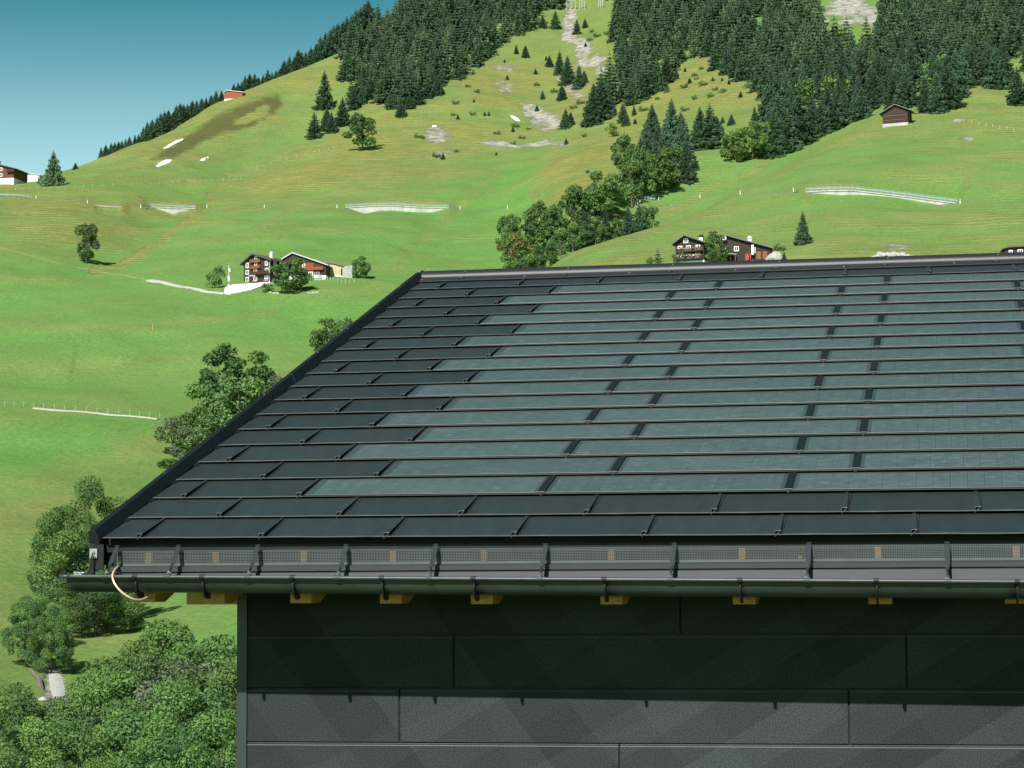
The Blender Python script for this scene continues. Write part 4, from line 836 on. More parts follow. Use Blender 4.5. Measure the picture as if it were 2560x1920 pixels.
# --- single trees on the meadows
tree_px(MIDT[1], 9, 186, 569, 489, 'broadleaf_tree', 'dark single tree with ragged split crown on the left meadow', 'tree', wpx=54, pw=3.8, d0=400)
tree_px(MIDT[1], 9, 783, 325, 252, 'broadleaf_tree', 'spreading dark maple alone on the upper slope with its shadow to the right', 'tree', wpx=72, pw=3.8, d0=600)
tree_px(SMALL[0], 6, 1325, 295, 267, 'small_broadleaf_tree', 'small umbrella-shaped tree on the yellow slope', 'tree', wpx=28, pw=2.3, d0=600)
tree_px(MIDT[0], 10, 632, 632, 559, 'broadleaf_tree', 'big round maple in front of the farmhouse and barn', 'tree', wpx=78, pw=3.6, d0=430)
tree_px(MIDT[4], 10, 594, 606, 572, 'broadleaf_tree', 'slender yellowish tree between the farmhouse and the maple', 'tree', wpx=22, pw=3.9, d0=430)
tree_px(MIDT[0], 10, 779, 601, 553, 'broadleaf_tree', 'neat round tree right of the barn', 'tree', wpx=38, pw=3.6, d0=430)
tree_px(SMALL[0], 6, 459, 622, 590, 'small_broadleaf_tree', 'small pale fruit tree left of the flagpole', 'tree', wpx=26, pw=2.3, d0=430)
tree_px(SMALL[1], 5, 474, 620, 575, 'small_broadleaf_tree', 'thin dark fruit tree next to the flagpole', 'tree', wpx=22, pw=1.7, d0=430)
tree_px(SMALL[0], 6, 578, 632, 612, 'small_broadleaf_tree', 'small bush below the white terrace', 'bush', wpx=22, pw=2.3, d0=430)
tree_px(PINE, 10, 1546, 578, 499, 'stone_pine', 'bushy pale green pine standing before the right farmhouse', 'tree', wpx=46, pw=2.4, d0=400)
tree_px(SPR_SP, 10, 1422, 590, 533, 'spruce_tree', 'yellow-green young conifer left of the right farmhouse', 'tree', wpx=30, pw=2.2, d0=400)
tree_px(SMALL[1], 5, 1403, 590, 555, 'small_broadleaf_tree', 'thin bush left of the yellow-green conifer', 'bush', wpx=16, pw=1.7, d0=400)
tree_px(SMALL[2], 3, 1685, 541, 524, 'small_broadleaf_tree', 'dark round shrub on the slope above the boulder', 'bush', wpx=20, pw=2.0, d0=400)
tree_px(SPR[3], 10, 1694, 566, 543, 'spruce_tree', 'tiny spruce right of the boulder by the right farmhouse', 'tree', wpx=12, pw=2.1, d0=400)
tree_px(BUSH_G, 2.6, 1470, 572, 536, 'shrub', 'twiggy reddish shrub against the flower balconies', 'bush', wpx=34, pw=2.0, d0=400)
tree_px(SPR_BIG, 10, 115, 400, 325, 'spruce_tree', 'tall free-standing spruce beside the house on the left skyline', 'tree', wpx=50, pw=2.9, d0=600)
tree_px(SPR[2], 10, 1735, 527, 457, 'spruce_tree', 'lone dark spruce below the long retaining wall', 'tree', wpx=36, pw=2.7, d0=400)
tree_px(SPR[0], 10, 163, 366, 351, 'spruce_tree', 'small spruce poking over the left skyline', 'tree', wpx=12, pw=2.3, d0=600)
# --- spruces one can pick out on the slopes: (base x, base y, top y)
named = [(701, 235, 151), (679, 299, 240), (706, 281, 232), (716, 286, 240), (740, 272, 208), (866, 252, 208), (765, 236, 188), (1115, 116, 94), (1135, 124, 96), (1187, 144, 118), (1209, 161, 108), (1226, 182, 118), (1251, 191, 138), (1214, 216, 181), (1172, 214, 193), (989, 258, 244), (1056, 250, 238),
         (1096, 172, 160), (1108, 285, 270), (1222, 276, 232), (1233, 270, 240), (1283, 267, 178), (1299, 256, 168), (1326, 209, 158), (1312, 235, 185), (1370, 249, 225), (1346, 263, 218), (1353, 272, 244), (1328, 243, 228), (1461, 172, 148), (1409, 298, 222), (1451, 300, 212), (1470, 290, 240), (1513, 322, 228), (1534, 320, 222), (1550, 316, 250),
         (1580, 270, 244), (1630, 263, 228), (1561, 266, 249), (1671, 336, 232), (1697, 330, 232), (1728, 313, 198), (1755, 297, 202), (1775, 290, 215), (1805, 280, 188), (1822, 263, 198), (1862, 256, 188), (1889, 236, 188), (1956, 234, 148), (1930, 232, 165), (2023, 242, 155), (2000, 243, 190), (2047, 233, 141), (2198, 226, 144),
         (2154, 190, 100), (2100, 184, 100), (2075, 182, 105), (2130, 160, 90), (845, 235, 190), (885, 235, 200), (905, 226, 180), (925, 212, 165), (945, 205, 160), (800, 214, 165), (782, 225, 180), (750, 172, 110), (1172, 60, 30), (1200, 62, 20), (1262, 180, 150), (1246, 74, 40), (1264, 60, 38), (1342, 110, 60), (1385, 215, 160), (1400, 205, 150), (1420, 196, 130), (1440, 180, 120), (1365, 225, 170), (1640, 195, 140), (1655, 210, 150), (1600, 175, 120), (1570, 160, 100), (1545, 150, 90), (1530, 120, 70)]
where = ['on the grass', 'at the lower edge of the forest', 'on the upper slope']
def spr_label(bx, by, ty):
    size = 'tall' if by-ty > 75 else ('young' if by-ty < 30 else 'mid-sized')
    if bx < 800: w = 'below the left forest, near the brown heather patch' if by < 300 and bx < 760 else 'at the left forest corner'
    elif bx < 960: w = 'on the fringe of the left forest above the spreading maple'
    elif bx < 1130: w = 'scattered on the yellow slope left of the rock gully'
    elif bx < 1275: w = 'beside the grey rock gully'
    elif bx < 1500: w = 'on the yellow slope right of the rock gully'
    elif bx < 1660: w = 'above the broadleaf thicket on the right'
    elif bx < 1900: w = 'along the ridge edge leading up to the brown hut'
    else: w = 'behind the brown hut on the right forest edge'
    return f'{size} dark spruce {w}', w
ORD = ['first', 'second', 'third', 'fourth', 'fifth', 'sixth', 'seventh', 'eighth', 'ninth', 'tenth', 'eleventh', 'twelfth', 'thirteenth', 'fourteenth', 'fifteenth', 'sixteenth', 'seventeenth', 'eighteenth', 'nineteenth', 'twentieth']
named.sort(); cnt = {}
for i, (bx, by, ty) in enumerate(named):
    P = hit(bx, by, 560 if bx > 1250 else 640); lb, w = spr_label(bx, by, ty); k_ = cnt.get(lb, 0); cnt[lb] = k_+1; r = math.hypot(P.x-CAM[0], P.y-CAM[1]); H = max(2.2, r*(by-ty)/4909*1.02)
    q = SPR[(i*7+3) % 6]; P.z -= .3; plant(q, P, H, 10, 'spruce_tree', lb.replace('dark spruce', 'spruce')+f', {ORD[k_]} from left', 'spruce', 'spruces '+w, 1.35)
# --- row behind the left skyline
x = 214
while x < 800:
    cd = float(np.interp(x, [140, 300, 480, 620, 745, 880], [935, 1000, 1080, 1135, 1190, 1290])); P = at_d(x, cd+random.uniform(6, 22)); P.z = tz(P.x, P.y)
    ty = float(np.interp(x, [218,235,250,269,284,307,323,343,368,381,405,428,447,469,507,524,541,564,588,608,633,655,679,694,716,739,800], [321,316,306,299,306,269,259,243,235,230,220,209,203,198,173,165,161,161,145,137,118,105,90,67,55,47,0]))+random.uniform(-5, 9)
    gap = 478 < x < 500
    if not gap: plant(SPR[random.randrange(6)], P, max(5, z_at(P, ty)-P.z), 10, 'spruce_tree', 'dark spruce behind the left skyline, '+('in the small cluster at the foot of the row' if x < 290 else 'in the row left of the red hut' if x < 490 else 'in the row right of the red hut'), 'spruce', 'spruces behind the skyline '+('at the foot' if x < 290 else 'left of the red hut' if x < 490 else 'right of the red hut'), 1.35)
    x += random.uniform(7, 12)
# --- gully belt between the two meadows
belt = [(1120, 592, 504, 4, 74, 'yellow-green maple at the lower end of the gully, touching the ridge'), (1096, 560, 470, 1, 50, 'dark broadleaf at the lower left of the gully'), (1135, 560, 455, 0, 60, 'broadleaf behind the yellow-green maple'), (1164, 545, 432, 2, 56, 'tall leafy tree in the lower gully'), (1197, 535, 440, 2, 46, 'pointed tree in the lower gully'),
        (1240, 505, 405, 1, 66, 'dark maple in the middle of the gully'), (1300, 475, 368, 0, 72, 'leafy ash in the middle of the gully'), (1325, 462, 375, 0, 60, 'second ash in the middle of the gully'), (1349, 380, 298, 1, 56, 'round dark maple on the upper left of the gully'), (1390, 425, 330, 1, 60, 'dark maple under the upper spruces of the gully'), (1430, 418, 320, 0, 64, 'maple at the upper right of the gully'), (1365, 450, 350, 1, 60, 'maple on the right bank of the gully'), (1457, 388, 320, 1, 52, 'maple at the top end of the gully'), (1290, 450, 395, 1, 40, 'bushy tree between the middle maple and the ash')]
for bx, by, ty, k, wp, lb in belt:
    tree_px(MIDT[k], (10, 9, 11, 8, 10)[k], bx, by, ty, 'broadleaf_tree', lb, 'tree', 'trees in the gully between the meadows', wpx=wp*1.08, pw=(3.6, 3.8, 3.0, 3.3, 3.9)[k], d0=540)
for i, (bx, by) in enumerate(((1118, 590), (1142, 585), (1160, 566), (1182, 548), (1206, 530), (1232, 515), (1258, 502), (1284, 488), (1306, 476), (1330, 462), (1352, 446), (1376, 430), (1400, 418), (1424, 404), (1446, 390))):
    ds = float(np.interp(bx, [1085, 1190, 1310, 1450, 1560], [545, 578, 618, 652, 690]))-4; P = at_d(bx-(18 if i < 8 else 40), ds); P.z -= .4; H = min(8, max(4.5, z_at(P, by-44-(i*37 % 30))-P.z))
    if i in (8, 10, 12, 13): plant(SPR[i % 6], P, H*1.35, 10, 'spruce_tree', f'pointed spruce on the upper right bank of the gully, {ORD[i]} counted up the bank', 'spruce', 'bank trees of the gully', 1.25); continue
    plant(MIDT[(0, 1, 1, 2)[i % 4]], P, H, (10, 9, 9, 11)[i % 4], 'broadleaf_tree', f'leafy tree on the right bank of the gully, {ORD[i]} counted up the bank', 'tree', 'bank trees of the gully', .9)
for bx, by, ty, wp, lb in ((1262, 500, 411, 66, 'tall olive spruce in the middle of the gully'), (1196, 525, 440, 34, 'slim spruce in the lower gully'), (1410, 330, 224, 46, 'tall spruce at the upper end of the gully'), (1452, 345, 212, 60, 'tallest spruce at the head of the gully'), (1475, 370, 245, 54, 'spruce at the right of the gully head'), (1385, 395, 290, 46, 'dark spruce at the left of the gully head'), (1432, 400, 285, 56, 'broad spruce in front of the gully head'), (1422, 365, 262, 50, 'spruce tucked into the gully head'), (1482, 392, 300, 40, 'lowest spruce of the gully head, on its right')):
    tree_px(SPR_SP if bx == 1262 else SPR[int(bx) % 6], 10, bx, by, ty, 'spruce_tree', lb, 'spruce', 'spruces in the gully between the meadows', wpx=wp, pw=2.2, d0=560)
for bx, by, ty, wp, lb in ((1590, 350, 275, 58, 'light green maple at the left of the thicket below the forest'), (1625, 345, 262, 60, 'middle maple of the thicket below the forest'), (1652, 338, 262, 50, 'right maple of the thicket against the spruces'), (1570, 340, 290, 34, 'low maple at the left end of the thicket')):
    tree_px(MIDT[0], 10, bx, by, ty, 'broadleaf_tree', lb, 'tree', 'maples of the thicket below the forest', wpx=wp, pw=3.6, d0=560)
# --- low bushes dotted over the slopes
dots = [(795, 280), (904, 298), (979, 250), (1024, 221), (984, 225), (1021, 249), (1047, 250), (1114, 275), (1073, 290), (1072, 335), (943, 340), (986, 329), (957, 344), (913, 300), (1108, 312), (1223, 312), (1262, 296), (1270, 373), (1157, 160), (1160, 185), (1198, 200), (1180, 130), (1255, 225), (1238, 235), (1230, 160), (1290, 80), (1310, 75), (1325, 60), (1278, 70), (1275, 88), (1265, 100), (1180, 50), (1075, 120), (1090, 135),
        (1030, 200), (1010, 188), (1160, 240), (1128, 300), (1142, 280), (1480, 155), (1500, 165), (1515, 150), (1540, 175), (1556, 160), (1504, 172), (1575, 182), (1478, 190), (1535, 210), (1600, 210), (1545, 195), (1480, 240), (1530, 255), (1500, 215), (1650, 195), (1455, 160), (1440, 200), (1420, 215), (1372, 268), (1390, 240), (1520, 185), (1490, 180), (1562, 200), (1615, 190), (1560, 175), (1360, 205)]
for i, (bx, by) in enumerate(dots):
    P = hit(bx, by, 600); s = random.uniform(1.2, 2.6); P.z -= .1
    w = 'left of' if bx < 1240 else 'right of'
    plant(SMALL[2] if i % 3 else SPR[i % 6], P, s*(1 if i % 3 else 1.3), 3 if i % 3 else 10, 'low_bush', f'small dark bush dotted on the slope {w} the rock gully', 'bush', f'small bushes {w} the rock gully', 1.1 if i % 3 else 1.5)
# --- the mountain forest
def inpoly1(poly, x, y):
    c = False; n = len(poly)
    for i in range(n):
        x0, y0 = poly[i]; x1, y1 = poly[(i+1) % n]
        if (y0 > y) != (y1 > y) and x < (x1-x0)*(y-y0)/(y1-y0)+x0: c = not c
    return c
fL = [(742, 168), (752, 110), (850, 40), (1010, -90), (1240, -90), (1220, 8), (1178, 40), (1110, 84), (1050, 128), (1000, 165), (962, 188), (900, 222), (862, 246), (845, 232), (820, 212), (790, 214), (770, 232), (756, 226), (770, 185)]
fR = [(1310, -90), (1335, 20), (1320, 90), (1345, 110), (1335, 170), (1290, 215), (1275, 265), (1310, 250), (1345, 215), (1375, 228), (1420, 200), (1470, 150), (1520, 112), (1560, 150), (1610, 178), (1645, 196), (1668, 240), (1660, 300), (1665, 335), (1700, 325), (1740, 300), (1790, 265), (1830, 270), (1870, 240), (1900, 226), (1960, 232), (2010, 240), (2060, 226), (2110, 172), (2160, 180), (2300, 150), (2300, -90)]
holes = [[(1745, -90), (1765, 60), (1790, 110), (1850, 95), (1905, 60), (1930, -90)], [(1925, -90), (1925, 40), (1950, 55), (1975, -90)], [(1008, 6), (1030, 6), (1034, 28), (1010, 30)], [(1830, 55), (1905, 55), (1880, 105), (1830, 110)], [(2140, 130), (2220, 120), (2220, 170), (2180, 180)]]
cand = []
gx = -24.5; Pn = []
N = 15000; ph_ = RNG.uniform(math.radians(phiL), math.radians(phiR), N); rr_ = np.sqrt(RNG.uniform(640**2, 1600**2, N))
X_ = CAM[0]+np.sin(ph_)*rr_; Y_ = CAM[1]+np.cos(ph_)*rr_
cell = {}
for xx, yy, r in zip(X_, Y_, rr_):
    key = (int(xx//5.4), int(yy//5.4))
    if key in cell or fbm(np.array([xx/34]), np.array([yy/34]), 5, 3)[0] > .17: continue
    zz = tz(xx, yy); px, py = to_px(np.array([xx, yy, zz])); px, py = float(px), float(py)
    if py < -70 or not (inpoly1(fL, px, py) or inpoly1(fR, px, py)) or any(inpoly1(h_, px, py) for h_ in holes): continue
    cell[key] = 1; cand.append((r, xx, yy, zz, px, py))
cand.sort()
MIDT_F = [leaf_tree(51, 900, 9, 3.2, 3.8, .45, nl=18, lobe=.32), leaf_tree(52, 900, 8, 3.2, 3.3, .45, nl=18, lobe=.32, mats='dark')]
NI = 150; print('forest candidates', len(cand))
for r, xx, yy, zz, px, py in cand[:NI]:
    h = random.uniform(7.5, 15)+(random.random() < .25)*random.uniform(2, 7); w = 'right' if px > 1260 else 'left'
    if px > 1660 and py > 130 and random.random() < .13: plant(random.choice(MIDT_F), (xx, yy, zz-.3), h*.7, 9, 'broadleaf_tree', 'light green broadleaf tree among the spruces of the right forest', 'tree', 'broadleaf trees in the right forest')
    else:
        wh = 'in the left forest' if px < 1260 else 'beside the yellow slope right of the gully' if px < 1500 else 'above the broadleaf thicket' if px < 1690 else 'on the ridge left of the brown hut' if px < 1880 else 'above and right of the brown hut'
        plant(SPR[random.randrange(6)], (xx, yy, zz-.3), h, 10, 'spruce_tree', f'dark spruce among others {wh}', 'spruce', f'forest edge spruces {wh}', random.uniform(1.0, 1.3))
FV, FF, FM = [], [], []; b = 0
low = []
for i, (rb, nl, dn, sk, rg) in enumerate(((2.6, 13, .8, .04, .3), (2.3, 14, .75, .04, .3), (3.0, 12, .85, .04, .4), (2.2, 13, .75, .05, .5))):
    v, f, _ = spruce_meshes(200+i, 10, rb, nl, dn, sk, rg); low.append((v, f))
for r, xx, yy, zz, px, py in cand[NI:]:
    v, f = low[random.randrange(4)]; h = random.uniform(.8, 1.5)+(random.random() < .25)*random.uniform(.2, .8); a = random.uniform(0, 6.28); w = h*random.uniform(1.0, 1.35); c, s = math.cos(a)*w, math.sin(a)*w
    FV.append(np.stack([v[:, 0]*c-v[:, 1]*s+xx, v[:, 0]*s+v[:, 1]*c+yy, v[:, 2]*h+zz-.3], 1)); FF.append(f+b); b += len(v); FM.append(np.full(len(f), random.choice((0, 0, 1, 2))))
if FV:
    o = link('mountain_forest', np_mesh('mountain_forest', np.concatenate(FV), np.concatenate(FF), [M['spruce'], M['spruce_mid'], M['spruce2']], mi=np.concatenate(FM))); tag(o, 'dense dark spruce forest covering the upper mountainside', 'forest', kind='stuff'); print('forest tris', sum(len(f) for f in FF))

# ================================================================== FARMS, HUTS, WALLS AND RAILS ON THE SLOPE
FWD = Vector((CF[0], CF[1], 0)).normalized(); RGT = Vector((FWD.y, -FWD.x, 0))
def building(name, label, cat, base_px, phi, prof, depth, wallm, roofm, over=(.9, .6), plinth=1.2, plinth_m=None, down=4., group=None, rt=.28, d0=430, planks=True):
    """prof: gable outline in metres (x right, z up) eave - ridge - eave; front faces the viewer turned phi degrees to the left"""
    P = hit(*base_px, d0); a = math.radians(phi); lx = RGT*math.cos(a)-FWD*math.sin(a); rz_ = math.atan2(lx.y, lx.x)
    o = thing(name, label, cat, P, rz_, group); xs = [q[0] for q in prof]; x0, x1 = xs[0], xs[-1]
    w = MB(); pts = [(x0, plinth)]+[(x, z) for x, z in prof]+[(x1, plinth)]; w.extrude_y(pts, 0, depth); wall_ = w.build('wall', wallm, o)
    p = MB(); p.box((x0-.06, -.06, -down), (x1+.06, depth+.05, plinth)); p.build('plinth', plinth_m or M['plaster'], o)
    if planks:
        hgt = min(prof[0][1], prof[-1][1]); n = int((hgt-plinth)/.42); bb = MB()
        for k in range(n): bb.box((x0-.035, -.035, plinth+.42*k+.03), (x1+.035, .0, plinth+.42*k+.37)); bb.box((x1, 0, plinth+.42*k+.03), (x1+.035, depth, plinth+.42*k+.37))
        b_ = bb.build('log_course', wallm, wall_); b_['kind'] = 'stuff'
    r = MB(); ov, ox = over
    for i in range(len(prof)-1):
        (xa, za), (xb, zb) = prof[i], prof[i+1]; L_ = math.hypot(xb-xa, zb-za); ux, uz = (xb-xa)/L_, (zb-za)/L_
        if i == 0: xa, za = xa-ux*ox, za-uz*ox
        if i == len(prof)-2: xb, zb = xb+ux*ox, zb+uz*ox
        q = MB(); q.extrude_y([(xa, za+.03), (xb, zb+.03), (xb, zb+.03+rt), (xa, za+.03+rt)], -ov, depth+ov*.8); q.build('roof', roofm, o)
    return o, wall_
def window(o, x, z, w, h, y=-.06, shutters=None, frame=None, side=None, depth_off=0):
    fr = MB(); fw = .16
    def bx(m_, a, b_):
        if side is None: m_.box(a, b_)
        else: m_.box((side+a[1]*-1-.0, a[0], a[2]), (side-b_[1], b_[0], b_[2])) if False else m_.box((min(side-b_[1], side-a[1]), min(a[0], b_[0]), a[2]), (max(side-b_[1], side-a[1]), max(a[0], b_[0]), b_[2]))
    for a, b_ in (((x-w/2-fw, y-.05, z-h/2-fw), (x+w/2+fw, y+.04, z-h/2)), ((x-w/2-fw, y-.05, z+h/2), (x+w/2+fw, y+.04, z+h/2+fw)), ((x-w/2-fw, y-.05, z-h/2), (x-w/2, y+.04, z+h/2)), ((x+w/2, y-.05, z-h/2), (x+w/2+fw, y+.04, z+h/2)), ((x-.04, y-.03, z-h/2), (x+.04, y+.03, z+h/2))): bx(fr, a, b_)
    f = fr.build('window', frame or M['white'], o); g_ = MB(); bx(g_, (x-w/2, y-.012, z-h/2), (x+w/2, y+.03, z+h/2)); g_.build('pane', M['glass'], f)
    if shutters:
        for s_ in (-1, 1):
            q = MB(); xc = x+s_*(w/2+fw+w*.24); bx(q, (xc-w*.22, y-.04, z-h/2-.05), (xc+w*.22, y+.03, z+h/2+.05)); q.build('shutter', shutters, f)
    return f
def balcony(o, x0, x1, z, m, flowers=False, y=-.95, h=.85):
    b_ = MB(); b_.box((x0, y, z-.12), (x1, -.04, z)); n = int((x1-x0)/.28)
    for k in range(n): b_.box((x0+k*(x1-x0)/n+.02, y-.03, z), (x0+(k+1)*(x1-x0)/n-.03, y+.02, z+h))
    b_.box((x0-.03, y-.08, z+h), (x1+.03, y+.06, z+h+.1)); q = b_.build('balcony', m, o)
    if flowers:
        r = np.random.default_rng(int(abs(x0*10+z*7))); n = int((x1-x0)*46); P_ = np.stack([r.uniform(x0, x1, n), r.normal(y-.14, .10, n), r.normal(z+h+.10, .17, n)], 1); s = .10*(.6+.8*r.random((n, 1)))
        t1 = r.normal(size=(n, 3)); t1 /= np.linalg.norm(t1, axis=1)[:, None]; t2 = np.cross(t1, r.normal(size=(n, 3))); t2 /= np.linalg.norm(t2, axis=1)[:, None]
        V_ = np.stack([P_-t1*s, P_+t2*s, P_+t1*s, P_-t2*s], 1).reshape(-1, 3); mi = r.choice(3, n, p=[.5, .25, .25])
        link('flower_box', np_mesh('flower_box', V_, np.arange(n*4).reshape(-1, 4), [M['flowers'], M['white'], M['greenleaf']], mi=mi), q)['kind'] = 'stuff'
    return q
def chimney(o, x, y, z0, h, w=.6, m=None, cap=True, capm=None):
    c = MB(); c.box((x-w/2, y-w/2, z0), (x+w/2, y+w/2, z0+h)); q = c.build('chimney', m or M['plaster'], o)
    if cap: k = MB(); k.box((x-w*.7, y-w*.7, z0+h), (x+w*.7, y+w*.7, z0+h+.12)); k.box((x-w*.4, y-w*.4, z0+h+.12), (x+w*.4, y+w*.4, z0+h+.5)); k.build('chimney_cap', capm or M['plaster'], q)
# dark farmhouse with white windows
fa, fw_ = building('farmhouse', 'tall dark wooden farmhouse with rows of white windows and small balconies on the left meadow', 'house', (556, 613), 30, [(-4.3, 5.6), (-1.2, 7.6), (4.0, 5.9)], 12, M['oldwood'], M['roofdark'], (.9, .9), .25)
for x, z, w, h in ((-3.2, 1.35, .95, 1.0), (-.6, 1.35, .95, 1.0), (2.9, 1.5, .95, .8), (-3.2, 3.15, .95, .95), (-.6, 3.3, .95, .9), (3.0, 3.35, .95, .85), (-3.2, 5.0, .8, 1.2), (-.5, 5.15, .7, .85), (2.9, 5.15, .75, 1.1), (-.4, 6.7, .7, .75)):
    window(fa, x, z, w*.8, h*.9)
balcony(fa, -2.1, 1.2, 5.65, M['balcony'], y=-.55, h=.6); balcony(fa, -2.0, 1.1, 4.05, M['redwood'], y=-.55, h=.55); balcony(fa, -.6, 4.2, 2.4, M['oldwood'], y=-.95, h=.6)
for yy in (1.6, 4.4, 7.0, 9.4):
    for z in (5.0, 3.2): window(fa, yy, z, .7, 1.1, side=4.3-.3, y=-.36)
chimney(fa, .5, 5.5, 6.9, 1.5, .75, M['plaster']); q = MB(); q.tube([(4.15, -.12, 5.8), (3.9, -.14, 5.0), (3.9, -.14, .2)], .06, 6); q.build('downpipe', M['white'], fa)
for x in (-3.3, -.7, 2.9):
    fl = MB(); fl.box((x-.7, -.35, .55), (x+.7, -.08, .8)); fl.build('flower_box', M['flowers'], fa)
# painted lettering on the facade, too small to read: a short white line of script built as strokes
lt = MB(); zz_ = 2.1
for k, hh_ in enumerate((.34, .2, .34, .2, .2, .34, .2, .2, .2)): lt.box((-2.7+k*.24, -.062, zz_), (-2.58+k*.24, -.05, zz_+hh_))
lt.box((-2.7, -.062, zz_), (-.6, -.051, zz_+.05)); lt.build('facade_lettering', M['white'], fa)
# barn behind
ba, _ = building('barn', 'long dark barn with low asymmetric roof, red boarded front and cream wall', 'barn', (658, 604), 8, [(-5.5, 5.6), (-3.2, 6.9), (5.6, 3.7)], 9, M['oldwood'], M['roofpale'], (.6, .7), 1.0, M['plaster'], planks=False)
rb_ = MB()
for k in range(18): rb_.box((-1.5+k*.215, -.10, 2.4), (-1.5+k*.215+.19, -.02, 4.3+max(0, .6-.10*k)))
rb_.build('red_boarding', M['redwood'], ba); window(ba, -.2, 3.6, .4, .8, y=-.14); balcony(ba, 2.4, 5.0, 2.5, M['redwood'], h=.7, y=-.7); window(ba, 1.6, 1.5, .9, .7); window(ba, 3.2, 1.5, 1.1, .7, frame=M['concrete'])
q = MB(); q.box((.6, -.3, .2), (4.6, -.06, 1.05)); q.build('lean_to_wall', M['concrete'], ba); q = MB(); q.tube([(2.5, 3, 4.2), (2.5, 3, 6.0)], .12, 8); q.build('stove_pipe', M['galv'], ba)
sh, _ = building('shed', 'low cream-walled shed with grey roof at the right end of the barn', 'shed', (722, 597), 8, [(-2.4, 3.6), (0, 3.3), (3.0, 2.3)], 7, M['cream'], M['roofgrey'], (.5, .6), .1, planks=False)
q = MB(); q.box((1.8, -.05, .1), (2.9, .02, 2.0)); q.build('shed_door', M['oldwood'], sh)
def rdist(x, y, d0=430): q_ = hit(x, y, d0); return math.hypot(q_.x-CAM[0], q_.y-CAM[1])-.5
def px_wall(name, top, bot, m, label, cat, thick=.9, d0=430, coping=None, dfix=None, wr=None):
    """upright wall whose foot follows the slope under the row 'bot' and whose head shows at 'top'"""
    x0, x1 = top[0][0], top[-1][0]; n = max(4, int((x1-x0)/6)); xs_ = np.linspace(x0, x1, n+1); tp = np.interp(xs_, [q[0] for q in top], [q[1] for q in top]); bt = np.interp(xs_, [q[0] for q in bot], [q[1] for q in bot])
    vt, vb = [], []
    for x, a, b_ in zip(xs_, tp, bt):
        if dfix is None: P = hit(x, max(b_, a+.5), d0)
        else: P = at_d(x, dfix if not callable(dfix) else dfix(x))
        vt.append(Vector((P.x, P.y, z_at(P, a)))); vb.append(Vector((P.x, P.y, min(P.z, z_at(P, b_))-.5)))
    # the wall runs in one smooth sweep in plan
    ph_ = np.array([math.atan2(q.x-CAM[0], q.y-CAM[1]) for q in vt]); rr0 = np.array([math.hypot(q.x-CAM[0], q.y-CAM[1]) for q in vt]); cf = np.polyfit(ph_-ph_.mean(), rr0, 2 if n > 20 else 0); rs_ = np.polyval(cf, ph_-ph_.mean()); rs_ -= np.percentile(rs_-rr0, 92)
    if wr is not None: rs_ = np.full(n+1, wr)
    for i in range(n+1):
        for arr in (vt, vb): arr[i].x = CAM[0]+math.sin(ph_[i])*rs_[i]; arr[i].y = CAM[1]+math.cos(ph_[i])*rs_[i]
    for i in range(n+1): vt[i].z = z_at(vt[i], tp[i]); vb[i].z = min(z_at(vb[i], bt[i]), vt[i].z-.1)-(1.6 if wr is not None else .15)
    o = thing(name, label, cat, vb[n//2]); inv = -Vector(o.location); bk_ = FWD*thick; w = MB()
    w.loft([[tuple(a+inv), tuple(b_+inv), tuple(b_+bk_+inv), tuple(a+bk_+inv)] for a, b_ in zip(vt, vb)], 0)
    w.build('wall_face', m, o)
    if coping:
        c = MB(); f_ = -FWD*.22; u = Vector((0, 0, 1)); c.loft([[tuple(a+f_+inv-u*coping), tuple(a+f_+inv), tuple(a+bk_+inv), tuple(a+bk_+inv-u*coping)] for a in vt], 0); c.build('coping', M['concrete'], o)
    return o, vt, inv
def rail_on(label, pts3, lift, n, parent_z=None, h=1.0):
    """guard rail: posts, beam and top wire along 3-D points"""
    o = thing('guard_rail', label, 'guard rail', pts3[len(pts3)//2]); inv = -Vector(o.location); tot = len(pts3)-1
    def at(t_):
        f_ = t_*tot; i = min(int(f_), tot-1); return pts3[i].lerp(pts3[i+1], f_-i)+inv
    for k in range(n+1):
        p = at(k/n); q = MB(); q.box((p.x-.05, p.y-.05, p.z-.3), (p.x+.05, p.y+.05, p.z+h+.25)); q.build('post', M['rail'], o)
    for nm, z, t_ in (('beam', h*.62, .32), ('top_rail', h+.02, .07)):
        b_ = MB(); secs = []
        for k in range(n*2+1):
            p = at(k/(n*2))-FWD*.10; secs.append([(p.x, p.y, p.z+z-t_/2), (p.x, p.y, p.z+z+t_/2), (p.x+FWD.x*.08, p.y+FWD.y*.08, p.z+z+t_/2), (p.x+FWD.x*.08, p.y+FWD.y*.08, p.z+z-t_/2)])
        b_.loft(secs, 0); b_.build(nm, M['rail'], o)
def wall_and_rail(wl, wcat, rl, top, bot, n, ext=None, thick=1.2, wr=None):
    o, vt, inv = px_wall('retaining_wall', top, bot, M['concrete'], wl, wcat, thick, coping=.3, wr=wr)
    v = [q+FWD*.15 for q in vt]
    if ext: v = [Vector((P.x, P.y, z_at(P, y))) for x, y in ext for P in (hit(x, y+1),)]+v
    rail_on(rl, v, 0, n)
wall_and_rail('curved pale concrete retaining wall below the road, centre left', 'retaining wall', 'grey guard rail on the curved wall, centre left', [(746, 447.5), (793, 444.5), (844, 443), (905, 447), (969, 448.4)], [(746, 448.5), (757, 452), (787, 463), (810, 458), (842, 455.6), (891, 459), (934, 460), (959, 452), (969, 449)], 24, wr=WALL_R[0])
